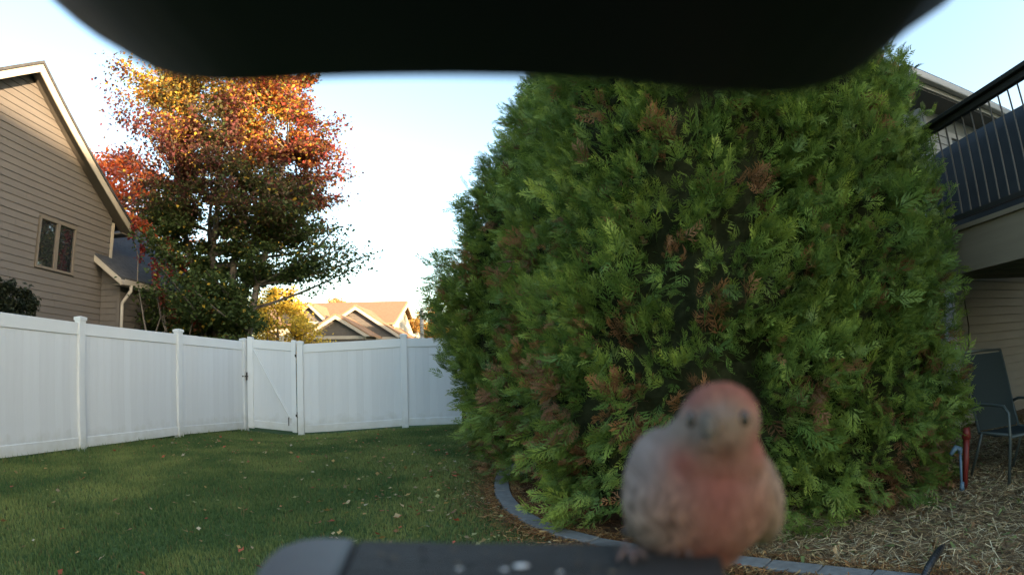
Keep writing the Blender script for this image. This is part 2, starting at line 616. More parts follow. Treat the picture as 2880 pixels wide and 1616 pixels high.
# brown arborvitae litter
N0 = 16000
t = rng.integers(0, len(EDGE) - 1, N0)
f = rng.random(N0)
E_ = np.array(EDGE)
p = E_[t] * (1 - f)[:, None] + E_[t + 1] * f[:, None]
o1 = rng.normal(0, .16, N0)
o1 = np.where(np.abs(o1) < .085, .085 * np.sign(o1) * (1 + rng.random(N0)), o1)
dd = E_[t + 1] - E_[t]
dd /= np.linalg.norm(dd, axis=1, keepdims=True)
p = p + np.stack([dd[:, 1], -dd[:, 0]], 1) * o1[:, None]
pal = np.array([(.34, .17, .06), (.22, .10, .04), (.42, .28, .12), (.12, .07, .035)])
strips('brown_litter', p[:, 0], p[:, 1], .02 + .03 * rng.random(N0), .02 + .05 * rng.random(N0), .004 + .005 * rng.random(N0),
       pal[rng.integers(0, 4, N0)] * (.6 + .6 * rng.random((N0, 1))), M['straw'], 'rust brown arborvitae litter along the block edging', 'litter')

# ------------------------------------------------------------------ the white vinyl fence
PW = .127
BW = .152


def unit_board(h, w=BW, t=.022):
    m_ = MB()
    c_, q_ = .003, w / 2
    m_.prism([(-q_ + c_, -t / 2, 0), (q_ - c_, -t / 2, 0), (q_, -t / 2 + c_ * .7, 0), (q_, t / 2 - c_ * .7, 0), (q_ - c_, t / 2, 0), (-q_ + c_, t / 2, 0),
              (-q_, t / 2 - c_ * .7, 0), (-q_, -t / 2 + c_ * .7, 0)], (0, 0, h))
    me_ = bpy.data.meshes.new('board')
    me_.from_pydata(m_.v, [], m_.f)
    me_.materials.append(M['vinyl_board'])
    return me_


board_me = unit_board(1.52)


def fence_post(p, parent, h=1.90):
    """square vinyl post with its flat cap as a sub-part"""
    d = fence_post.d
    s_ = Vector((-d.y, d.x, 0))
    base_ = Vector((p[0], p[1], gz(*p[:2]) - .12))
    m_ = MB()
    m_.obox(base_ - d * PW / 2 - s_ * PW / 2, d * PW, s_ * PW, Vector((0, 0, h + .12)))
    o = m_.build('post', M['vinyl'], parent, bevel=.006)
    c = MB()
    top = base_ + Vector((0, 0, h + .12))
    cw = PW + .022
    c.obox(top - d * cw / 2 - s_ * cw / 2 + Vector((0, 0, -.03)), d * cw, s_ * cw, Vector((0, 0, .045)))
    q = [top + Vector((0, 0, .0152)) + d * (a_ * cw / 2) + s_ * (b_ * cw / 2) for a_, b_ in ((-1, -1), (1, -1), (1, 1), (-1, 1))]
    c.add(q + [top + Vector((0, 0, .034))], [(0, 1, 4), (1, 2, 4), (2, 3, 4), (3, 0, 4)])
    c.build('post_cap', M['vinyl'], o)
    return o


def fence_panel(a, b, parent, skip_a=PW / 2, skip_b=PW / 2):
    a = Vector((a[0], a[1], gz(*a[:2])))
    b = Vector((b[0], b[1], gz(*b[:2])))
    d3 = b - a
    d = Vector((d3.x, d3.y, 0)).normalized()
    L_ = Vector((d3.x, d3.y, 0)).length
    s_ = Vector((-d.y, d.x, 0))

    def rail(z0, z1, name, w=.05):
        m_ = MB()
        p0 = a + d3 * (skip_a / L_)
        p1 = b - d3 * (skip_b / L_)
        m_.obox(p0 - s_ * w / 2 + Vector((0, 0, z0)), s_ * w, p1 - p0, Vector((0, 0, z1 - z0)))
        m_.build(name, M['vinyl'], parent, bevel=.006)
    rail(1.655, 1.83, 'top_rail')
    rail(.05, .20, 'bottom_rail')
    n = max(1, int(round((L_ - skip_a - skip_b) / BW)))
    st = (L_ - skip_a - skip_b) / n
    for i in range(n):
        t_ = (skip_a + (i + .5) * st) / L_
        p = a + d3 * t_
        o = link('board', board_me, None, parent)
        o.location = Vector((p.x, p.y, p.z + .17)) - origin_of(parent)
        o.rotation_euler = (0, 0, math.atan2(d.y, d.x))
        o.scale = (st / BW, 1, 1)


LF = [(-6.52, .0), (-6.40, 2.2), (-6.30, 4.46), (-6.17, 6.87), (-5.93, 9.31), (-5.50, 11.20)]
lf = empty('vinyl_fence', (-6.2, 6.0, 0), 'white vinyl privacy fence on the left running back to the gate', 'fence', 'white vinyl fence runs')
for i, p in enumerate(LF):
    q = LF[min(i + 1, len(LF) - 1)]
    q0 = LF[max(i - 1, 0)]
    fence_post.d = Vector((q[0] - q0[0], q[1] - q0[1], 0)).normalized()
    fence_post(p, lf, 1.895 if i < 5 else 1.87)
for i in range(len(LF) - 1):
    fence_panel(LF[i], LF[i + 1], lf)

RF = [(-4.28, 11.31), (-2.24, 11.87), (-.05, 12.45), (2.1, 13.0), (4.3, 13.55)]
rf = empty('vinyl_fence', (-1.0, 12.2, 0), 'white vinyl privacy fence across the back from the gate to the arborvitae', 'fence', 'white vinyl fence runs')
for i, p in enumerate(RF):
    q = RF[min(i + 1, len(RF) - 1)]
    q0 = RF[max(i - 1, 0)]
    fence_post.d = Vector((q[0] - q0[0], q[1] - q0[1], 0)).normalized()
    fence_post(p, rf, 1.87 if i == 0 else 1.895)
for i in range(len(RF) - 1):
    fence_panel(RF[i], RF[i + 1], rf)

# gate
ga, gb = Vector((-5.50, 11.20, 0)), Vector((-4.28, 11.31, 0))
gd = (gb - ga).normalized()
gs = Vector((-gd.y, gd.x, 0))
gate = empty('fence_gate', (-4.9, 11.25, -.05), 'white vinyl gate with a diagonal brace between the two fence runs', 'gate')
g0 = ga + gd * (PW / 2 + .02)
g1_ = gb - gd * (PW / 2 + .02)
GL = (g1_ - g0).length


def gpt(u_, z, off=0):
    return g0 + gd * u_ - gs * off + Vector((0, 0, z - .075 * u_ / GL))


def gbar(u0, u1, z0, z1, w, name, off=0):
    m_ = MB()
    p0, p1 = gpt(u0, z0, off), gpt(u1, z0, off)
    m_.obox(p0 - gs * w / 2, gs * w, p1 - p0, Vector((0, 0, z1 - z0)))
    return m_.build(name, M['vinyl'], gate, bevel=.005)


gbar(0, .13, .03, 1.885, .055, 'stile')
gbar(GL - .10, GL, .03, 1.885, .055, 'stile')
gbar(.1305, GL - .1005, 1.66, 1.84, .05, 'top_rail')
gbar(.1305, GL - .1005, .05, .20, .05, 'bottom_rail')
nb = 6
st = (GL - .23) / nb
for i in range(nb):
    u_ = .13 + (i + .5) * st
    o = link('board', board_me, None, gate)
    p = gpt(u_, .17)
    o.location = p - origin_of(gate)
    o.rotation_euler = (0, 0, math.atan2(gd.y, gd.x))
    o.scale = (st / BW, .8, 1)
m_ = MB()
m_.bar(gpt(.15, 1.63, .019), gpt(GL - .13, .30, .019), .012, .07, up=gs)
m_.bar(gpt(.15, 1.63, .019), gpt(GL - .13, .30, .019), .07, .012, up=gs)
m_.build('brace', M['vinyl'], gate)
for z in (.35, 1.55):
    m_ = MB()
    m_.obox(gpt(GL - .02, z, .034), gs * .006, gd * .06, Vector((0, 0, .05)))
    m_.tube([gpt(GL + .01, z - .02, .036), gpt(GL + .01, z + .10, .036)], .008, 8)
    m_.build('hinge', M['black_metal'], gate)
m_ = MB()
m_.obox(gpt(-.10, 1.06, .075), gs * .03, gd * .13, Vector((0, 0, .025)))
m_.obox(gpt(-.015, 1.0, .06), gs * .02, gd * .03, Vector((0, 0, .16)))
m_.build('latch', M['black_metal'], gate, bevel=.003)
m_ = MB()
m_.tube([gpt(GL - .17, .16, .045), gpt(GL - .17, .31, .045), gpt(GL - .155, .33, .06)], .009, 8)
m_.build('drop_rod', M['black_metal'], gate)


# ------------------------------------------------------------------ left neighbour's house
def clap(parent, x, y0a, y0b, y1a, y1b, z0, z1, material, nrm=Vector((1, 0, 0)), lap=.022):
    """one clapboard on a wall at x (facing +x): from y0 to y1, the ends may slope (a at the bottom, b at the top)"""
    e = .004
    if min(y1a, y1b) - max(y0a, y0b) > 2.4 and random.random() < .75:
        ys_ = random.uniform(max(y0a, y0b) + .5, min(y1a, y1b) - .5)
        clap(parent, x, y0a, y0b, ys_ - .002, ys_ - .002, z0, z1, material, nrm, lap)
        return clap(parent, x, ys_ + .002, ys_ + .002, y1a, y1b, z0, z1, material, nrm, lap + random.uniform(-.002, .003))
    vs = [(x, y0a, z0), (x, y1a, z0), (x, y1b, z1), (x, y0b, z1),
          (x + lap, y0a, z0 + e), (x + lap, y1a, z0 + e), (x + e, y1b, z1), (x + e, y0b, z1)]
    m_ = MB()
    m_.add(vs, [(0, 3, 2, 1), (4, 5, 6, 7), (0, 1, 5, 4), (1, 2, 6, 5), (2, 3, 7, 6), (3, 0, 4, 7)])
    return m_.build('siding_board', material, parent)


HX = -10.0
nh = empty('neighbour_house', (-12, 8.5, 0), 'beige clapboard house with a steep gable behind the left fence', 'house')
PKY, PKZ, SL = 8.30, 7.18, .605           # apex of the gable wall and its slope
YL, YR = PKY - 3.85, 12.10
wall_core = MB()
zL = PKZ - (PKY - YL) * SL
zR = PKZ - (YR - PKY) * SL
wall_core.prism([(HX - .012, YL, 0), (HX - .012, YR, 0), (HX - .012, YR, zR), (HX - .012, PKY, PKZ), (HX - .012, YL, zL)], (-8, 0, 0))
wall = wall_core.build('wall', M['siding'], nh)
EXP = .150
WY0, WY1, WZ0, WZ1 = 9.48, 10.68, 3.28, 4.28    # window opening
z = .2
while z < PKZ - .12:
    z1 = z + EXP

    def ylim(zz, side):
        if side < 0:
            return YL if zz <= zL else PKY - (PKZ - zz) / SL
        return YR if zz <= zR else PKY + (PKZ - zz) / SL
    z1c = min(z1, PKZ - .02)
    a0, a1, b0, b1 = ylim(z, -1), ylim(z1c, -1), ylim(z, 1), ylim(z1c, 1)
    if z > zR - .2 and z < zR:
        a1, b1 = max(a1, a0), min(b1, b0)
    if z1c > WZ0 - .06 and z < WZ1 + .06:
        clap(wall, HX, a0, a1, WY0 - .08, WY0 - .08, z, z1c, M['siding'])
        clap(wall, HX, WY1 + .08, WY1 + .08, b0, b1, z, z1c, M['siding'])
    else:
        clap(wall, HX, a0, a1, b0, b1, z, z1c, M['siding'])
    z = z1
# window with two sashes
win = MB()
fw = .055
win.box(HX, HX + .055, WY0 - fw, WY1 + fw, WZ0 - fw, WZ0)
win.box(HX, HX + .055, WY0 - fw, WY1 + fw, WZ1, WZ1 + fw)
win.box(HX, HX + .055, WY0 - fw, WY0, WZ0, WZ1)
win.box(HX, HX + .055, WY1, WY1 + fw, WZ0, WZ1)
ym = (WY0 + WY1) / 2
win.box(HX, HX + .050, ym - .05, ym + .05, WZ0, WZ1)
window = win.build('window', M['frame'], nh)
for y0, y1 in ((WY0, ym - .05), (ym + .05, WY1)):
    m_ = MB()
    m_.box(HX + .002, HX + .016, y0, y1, WZ0, WZ1)
    m_.build('pane', M['glass'], window)
# corner trim
m_ = MB()
m_.box(HX - .02, HX + .035, YR - .005, YR + .10, 0, zR - .1)
m_.build('corner_trim', M['trim'], nh)
# roof: two slabs with an overhang, rake boards and soffit
OH = .36
nrm_up = .16


def rp(x_, s, side, dz=0):
    """point on the roof line, s metres (in y) away from the ridge"""
    return Vector((x_, PKY + side * s, PKZ + .10 - s * SL + dz))


roof = MB()
for side, smax in ((-1, 4.35), (1, 4.35)):
    roof.prism([rp(HX + OH + .03, 0, side, .05), rp(HX + OH + .03, smax, side, .05), rp(HX + OH + .03, smax, side, .12), rp(HX + OH + .03, 0, side, .12)],
               (-8.6, 0, 0))
roof.build('roof', M['roof'], nh)
for side, smax in ((-1, 4.33), (1, 4.33)):
    m_ = MB()
    m_.prism([rp(HX + OH - .03, 0, side, .05), rp(HX + OH - .03, smax, side, .05), rp(HX + OH - .03, smax, side, -.13), rp(HX + OH - .03, 0, side, -.15)], (.03, 0, 0))
    m_.build('rake_board', M['trim'], nh)
    m_ = MB()
    m_.prism([rp(HX + OH - .031, .0, side, -.06), rp(HX + OH - .031, smax, side, -.06), rp(HX + OH - .031, smax, side, -.08), rp(HX + OH - .031, .0, side, -.08)],
             (-OH + .0, 0, 0))
    m_.build('soffit', M['trim_dark'], nh)
# eave return under the right end of the roof
m_ = MB()
e = rp(HX, 4.33, 1)
m_.box(HX - 8, HX + OH - .032, YR + .101, e.y - .03, e.z - .16, e.z - .13)
m_.build('eave_soffit', M['trim_dark'], nh)

# lower wing beyond the gable, its eave side towards the yard
wing = empty('neighbour_wing', (-9.6, 14, 0), 'low grey roofed wing of the beige house with white gutter and downspout', 'house')
WX, WY = -9.36, 11.86
ZE = 3.20
wc = MB()
wc.prism([(WX - .012, WY + .012, 0), (-16, WY + .012, 0), (-16, WY + .012, ZE + .05 + .65 * 6.6 - .1), (WX - .012, WY + .012, ZE + .14)], (0, 5.4, 0))
wwall = wc.build('wall', M['siding'], wing)
z = .2
while z < ZE - .05:
    z1 = min(z + EXP, ZE - .03)
    clap(wwall, WX, WY, WY, WY + 5.4, WY + 5.4, z, z1, M['siding'])
    z += EXP
z = .2
while z < 3.6:   # narrow end wall facing the camera
    x1 = WX if z < ZE + .05 else WX - (z - ZE - .05) / .65
    m_ = MB()
    e = .004
    if x1 > HX + .03:
        m_.add([(HX + .03, WY, z), (x1, WY, z), (x1, WY, z + EXP), (HX + .03, WY, z + EXP),
                (HX + .03, WY - .02, z + e), (x1, WY - .02, z + e), (x1, WY - e, z + EXP), (HX + .03, WY - e, z + EXP)],
               [(0, 3, 2, 1), (4, 5, 6, 7), (0, 1, 5, 4), (1, 2, 6, 5), (2, 3, 7, 6), (3, 0, 4, 7)])
        m_.build('siding_board', M['siding'], wwall)
    z += EXP
m_ = MB()
m_.box(WX + .024, WX + .035, WY - .03, WY + .07, 0, ZE - .1)
m_.box(WX - .07, WX + .0239, WY - .03, WY - .021, 0, ZE - .1)
m_.build('corner_trim', M['siding'], wing)
RX = -9.06
ry0 = 11.52
m_ = MB()
m_.prism([(RX, ry0, ZE + .03), (RX - 6.8, ry0, ZE + .03 + 6.8 * .65), (RX - 6.8, ry0, ZE + .10 + 6.8 * .65), (RX, ry0, ZE + .10)], (0, 6.1, 0))
m_.build('roof', M['roof'], wing)
m_ = MB()
m_.prism([(RX, ry0 - .03, ZE + .05), (HX + .02, ry0 - .03, ZE + .05 + (RX - HX - .02) * .65), (HX + .02, ry0 - .03, ZE - .10 + (RX - HX - .02) * .65), (RX, ry0 - .03, ZE - .09)], (0, .028, 0))
m_.build('rake_board', M['trim'], wing)
m_ = MB()
m_.box(WX + .036, RX - .03, ry0, ry0 + 6.05, ZE - .10, ZE - .07)
m_.build('soffit', M['trim_dark'], wing)
m_ = MB()
m_.box(RX - .028, RX, ry0, ry0 + 6.05, ZE - .11, ZE + .029)
m_.build('fascia', M['trim'], wing)
# gutter, an open trough
m_ = MB()
gp = [(RX + .002, ZE + .03), (RX + .002, ZE - .09), (RX + .08, ZE - .09), (RX + .12, ZE + .03), (RX + .112, ZE + .03), (RX + .076, ZE - .082), (RX + .010, ZE - .082), (RX + .010, ZE + .03)]
m_.prism([(a_, ry0, b_) for a_, b_ in gp], (0, 6.05, 0))
m_.build('gutter', M['gutter'], wing)
m_ = MB()
m_.tube([(RX + .06, WY + .0, ZE - .085), (RX + .06, WY + .0, ZE - .2), (WX + .09, WY + .02, ZE - .48), (WX + .085, WY + .02, ZE - .62), (WX + .085, WY + .02, .1)], [.045] * 5, 8)
m_.build('downspout', M['gutter'], wing, smooth=True)
for yy in (13.1, 13.9):
    m_ = MB()
    m_.box(RX - .06, RX - .03, yy, yy + .03, ZE - .34, ZE - .10)
    m_.build('eave_hook', M['gutter'], wing)


# ------------------------------------------------------------------ our own house at the right, with the deck
hu = Vector((.963, .267, 0)).normalized()
hn = Vector((.267, -.963, 0)).normalized()      # wall normal, towards the camera
H0 = Vector((6.02, 6.54, 0))
oh = empty('tan_house', (8, 7, 0), 'tan lap sided house behind the raised deck at the right', 'house')


def hp(u_, n_, z_):
    return H0 + hu * u_ + hn * n_ + Vector((0, 0, z_))


m_ = MB()
m_.obox(hp(0, -.012, 0), hu * 11, -hn * 9, Vector((0, 0, 4.6)))
# unseen main block added for shade follows below, right of the camera
own_wall = m_.build('wall', M['siding_house'], oh)
z = .15
HE = .127
while z < 4.45:
    m_ = MB()
    z1 = z + HE
    e = .004
    U1 = 7.0
    if 2.45 < z1 and z < 4.35:
        segs = ((0.06, .55), (1.35, U1))
    else:
        segs = ((.06, U1),)
    for k_, (ua, ub) in enumerate(segs):
        m_ = MB()
        m_.add([hp(ua, 0, z), hp(ub, 0, z), hp(ub, 0, z1), hp(ua, 0, z1), hp(ua, .02, z + e), hp(ub, .02, z + e), hp(ub, e, z1), hp(ua, e, z1)],
               [(0, 3, 2, 1), (4, 5, 6, 7), (0, 1, 5, 4), (1, 2, 6, 5), (2, 3, 7, 6), (3, 0, 4, 7)])
        m_.build('siding_board', M['siding_house'], own_wall)
    z += HE
m_ = MB()
m_.obox(hp(.0, 0, 0), hu * .058, hn * .03, Vector((0, 0, 4.5)))
m_.build('corner_trim', M['gutter'], oh)
# patio door on the deck level
m_ = MB()
for a_, b_, c_, d_ in ((.56, .64, 2.3, 4.3), (1.26, 1.34, 2.3, 4.3), (.641, 1.259, 4.22, 4.3), (.641, 1.259, 2.3, 2.38)):
    m_.obox(hp(a_, 0, c_), hu * (b_ - a_), hn * .05, Vector((0, 0, d_ - c_)))
door = m_.build('door_frame', M['gutter'], oh)
m_ = MB()
m_.obox(hp(.641, .003, 2.381), hu * .618, hn * .015, Vector((0, 0, 1.838)))
m_.build('door_glass', M['glass'], door)
# eave with gutter, soffit, roof
EZ = 4.62
m_ = MB()
m_.obox(hp(-.9, .44, EZ - .02), hu * 13, hn * .03, Vector((0, 0, .17)))
m_.build('fascia', M['trim'], oh)
m_ = MB()
m_.obox(hp(-.9, .472, EZ + .05), hu * 13, hn * .11, Vector((0, 0, .12)))
m_.build('gutter', M['gutter'], oh, bevel=.02)
m_ = MB()
m_.obox(hp(-.9, 0.0, EZ - .045), hu * 13, hn * .439, Vector((0, 0, .022)))
m_.build('soffit', M['trim_dark'], oh)
m_ = MB()
m_.prism([hp(-.95, .56, EZ + .155), hp(-.95, -5.0, EZ + .155 + 5.5 * .30), hp(-.95, -5.0, EZ + .22 + 5.5 * .30), hp(-.95, .56, EZ + .19)], hu * 13)
m_.build('roof', M['roof'], oh)
m_ = MB()
m_.tube([hp(.32, .02, 2.9), hp(.33, .03, 2.2), hp(.30, .03, 1.75), hp(.36, .03, 1.4), hp(.30, .03, 1.0), hp(.34, .03, .7), hp(.24, .03, .3)], .009, 6)
m_.build('cable', M['cable'], oh)

# unseen main block of this house, added to cast the yard's evening shade
mb_ = empty('added_main_block', (10, -4, 0), 'unseen main block of the tan house added beyond the right edge to cast shade', 'house')
m_ = MB()
m_.box(9.6, 17.4, -10, 6.8, 0, 5.6)
m_.build('wall', M['siding_house'], mb_)
m_ = MB()
m_.prism([(8.9, -10.4, 5.55), (13.3, -10.4, 8.2), (17.8, -10.4, 5.55)], (0, 15.0, 0))
m_.build('roof', M['roof'], mb_)
ap = empty('shade_block', (30, -20, 0), 'unseen tall tan block added far behind the viewer to cast evening shade', 'added building')  # unseen block added to cast evening shade over the scene
m_ = MB()
m_.prism([(18.5, -33, 0), (25, -40, 0), (42, -22, 0), (31.5, -10, 0)], (0, 0, 11.6))
m_.build('wall', M['siding_house'], ap)
m_ = MB()
m_.prism([(18.2, -33.1, 11.61), (25, -40.4, 11.61), (42.4, -22, 11.61), (31.7, -9.6, 11.61)], (0, 0, .5))
m_.build('roof', M['roof'], ap)

# deck
dk = empty('raised_deck', (4.05, 3.5, 0), 'raised deck with dark railing and thin balusters at the right edge', 'deck')
DX, DY0, DY1, DZ = 4.05, 1.2, 6.3, 2.25
m_ = MB()
m_.box(DX, DX + .04, DY0, DY1, DZ - .42, DZ - .041)
m_.build('fascia_board', M['fascia'], dk)
nbd = 36
for i in range(nbd):
    m_ = MB()
    x0 = DX - .03 + i * .145
    yb = H0.y + (x0 - H0.x) * .267 / .963 - .05 if x0 > H0.x else DY1
    m_.box(x0, x0 + .139, DY0, yb, DZ - .04, DZ)
    m_.build('deck_board', M['fascia'], dk)
for i in range(13):
    y0 = DY0 + .02 + i * .4
    m_ = MB()
    x1 = 9.0
    if y0 > 5.8: break
    m_.box(DX + .041, x1, y0, y0 + .04, DZ - .30, DZ - .041)
    m_.build('joist', M['fascia'], dk)
m_ = MB()
m_.box(DX - .065, DX + .085, DY0, 5.2, DZ + 1.0, DZ + 1.04)
m_.box(DX - .02, DX + .04, DY0, 5.2, DZ + .94, DZ + .999)
m_.build('top_rail', M['deck_dark'], dk, bevel=.006)
m_ = MB()
m_.box(DX - .02, DX + .04, DY0, 5.2, DZ + .06, DZ + .10)
m_.build('bottom_rail', M['deck_dark'], dk)
bal = MB()
bal.tube([(0, 0, .101), (0, 0, .939)], .0085, 8)
bme = None
yy = DY0 + .1
while yy < 5.15:
    if bme is None:
        bme = bpy.data.meshes.new('baluster')
        bme.from_pydata(bal.v, [], bal.f)
        bme.materials.append(M['baluster'])
    o = link('baluster', bme, None, dk)
    o.location = Vector((DX + .01, yy, DZ)) - origin_of(dk)
    yy += .128
for (px_, py_) in ((DX + .08, 1.3), (DX + .08, 5.2), (6.6, 1.3)):
    m_ = MB()
    m_.box(px_, px_ + .14, py_, py_ + .14, 0, DZ - .43)
    m_.build('support_post', M['fascia'], dk)
m_ = MB()
m_.box(DX - .03, DX + .06, 5.201, 5.29, DZ, DZ + 1.06)
m_.build('rail_post', M['deck_dark'], dk)

# covered furniture on the deck
cv = MB()
cvy = [(4.0, .0), (3.1, .0)]


def soft_box(name, c, sx, sy, h, material, label, cat, top=.8, rot=0, seed=3):
    b = bmesh.new()
    n = 14
    rings = []
    for j in range(9):
        t_ = j / 8
        k_ = 1 + (top - 1) * t_ ** 2.5
        ring = []
        for i in range(4 * n):
            a_ = 2 * math.pi * i / (4 * n)
            ca, sa = math.cos(a_), math.sin(a_)
            e_ = .28
            xx = math.copysign(abs(ca) ** e_, ca) * sx * k_
            yy_ = math.copysign(abs(sa) ** e_, sa) * sy * k_
            w_ = .03 * math.sin(a_ * 9 + seed) * (1 - t_) + .025 * noise.noise(Vector((xx * 2, yy_ * 2, t_ * 3 + seed)))
            xr = xx * (1 + w_)
            yr = yy_ * (1 + w_)
            ring.append(b.verts.new((xr * math.cos(rot) - yr * math.sin(rot), xr * math.sin(rot) + yr * math.cos(rot), h * t_ + (.02 * noise.noise(Vector((xx, yy_, seed))) if t_ > .9 else 0))))
        rings.append(ring)
    for j in range(8):
        for i in range(4 * n):
            b.faces.new((rings[j][i], rings[j][(i + 1) % (4 * n)], rings[j + 1][(i + 1) % (4 * n)], rings[j + 1][i]))
    ctr = b.verts.new((0, 0, h * 1.05))
    for i in range(4 * n):
        b.faces.new((rings[-1][i], rings[-1][(i + 1) % (4 * n)], ctr))
    m0 = bpy.data.meshes.new(name)
    b.to_mesh(m0)
    m0.shade_smooth()
    o_ = link(name, m0, material)
    o_.location = c
    return tag(o_, label, cat)


soft_box('furniture_cover', (5.2, 4.15, DZ + .001), .62, 1.25, 1.02, M['cover'], 'tall charcoal cover over furniture on the raised deck', 'cover', top=.86)
soft_box('grill_cover', (5.15, 3.55, .012), .55, .5, 1.12, M['cover'], 'black covered grill under the deck behind the patio chair', 'cover', top=.7, seed=9)


# house added beyond the back fence, behind the arborvitae, to shade the far gables
bh = empty('added_back_house', (6, 23, 0), 'hidden tan house added beyond the back fence to shade the far gables', 'house')
m_ = MB()
m_.box(2.0, 11, 19.5, 27, 0, 4.2)
m_.build('wall', M['siding_house'], bh)
m_ = MB()
m_.prism([(1.6, 19.1, 4.15), (1.6, 23.2, 6.2), (1.6, 27.4, 4.15)], (9.8, 0, 0))
m_.build('roof', M['roof'], bh)


# ------------------------------------------------------------------ foliage tools
def frond_template(n_side=7, subs=3, seed=1):
    """flat feathery spray of scale foliage: x along the axis 0..1, y sideways; returns verts, faces, tip weight"""
    V, F, T = [], [], []
    rr_ = random.Random(seed)

    def zz(x_, y_):
        return -.22 * abs(y_) ** 1.4 + .16 * x_ ** 2 + .05 * math.sin(6 * x_ + 4 * y_)

    def loz(p, an, l, w, t0, t1, bend=0):
        """slim pointed finger, bent towards the axis"""
        k_ = len(V)
        d = np.array([math.cos(an), math.sin(an)])
        s_ = np.array([-d[1], d[0]])
        q1 = np.array(p) + d * l * .5
        d2 = np.array([math.cos(an + bend), math.sin(an + bend)])
        q2 = q1 + d2 * l * .5
        for q, t_ in ((np.array(p), t0), (q1 + s_ * w, (t0 + t1) / 2), (q2, t1), (q1 - s_ * w, (t0 + t1) / 2)):
            V.append((q[0], q[1], zz(q[0], q[1])))
            T.append(t_)
        F.append((k_, k_ + 3, k_ + 2))
        F.append((k_, k_ + 2, k_ + 1))

    def tri(p, an, l, w, t1):
        k_ = len(V)
        d = np.array([math.cos(an), math.sin(an)])
        s_ = np.array([-d[1], d[0]])
        for q, t_ in ((np.array(p) - s_ * w, t1 * .7), (np.array(p) + s_ * w, t1 * .7), (np.array(p) + d * l, t1)):
            V.append((q[0], q[1], zz(q[0], q[1])))
            T.append(t_)
        F.append((k_, k_ + 1, k_ + 2))
    loz((0, 0), rr_.uniform(-.1, .1), 1.0, .020, 0, 1)
    for i in range(n_side):
        t_ = .10 + .78 * i / (n_side - 1)
        for s_ in (-1, 1):
            L_ = (.50 - .30 * t_) * rr_.uniform(.7, 1.3)
            an = s_ * R(52 - 20 * t_ + rr_.uniform(-9, 9))
            p = (t_ + .03 * s_, 0)
            loz(p, an, L_, .027, t_ * .6, min(1, t_ * .5 + .5), bend=-s_ * R(16))
            for q_ in range(subs):
                f_ = .28 + .56 * q_ / max(1, subs - 1)
                s2 = (-1) ** q_ * s_
                pp_ = (p[0] + math.cos(an) * L_ * f_, p[1] + math.sin(an) * L_ * f_)
                tri(pp_, an - s2 * R(34), L_ * rr_.uniform(.34, .52), .021, min(1, t_ * .5 + .5))
    return np.array(V), np.array(F), np.array(T)


FT = [frond_template(7, 3, 1), frond_template(6, 3, 2), frond_template(5, 3, 5), frond_template(8, 2, 8)]
FT_LO = frond_template(6, 1, 3)


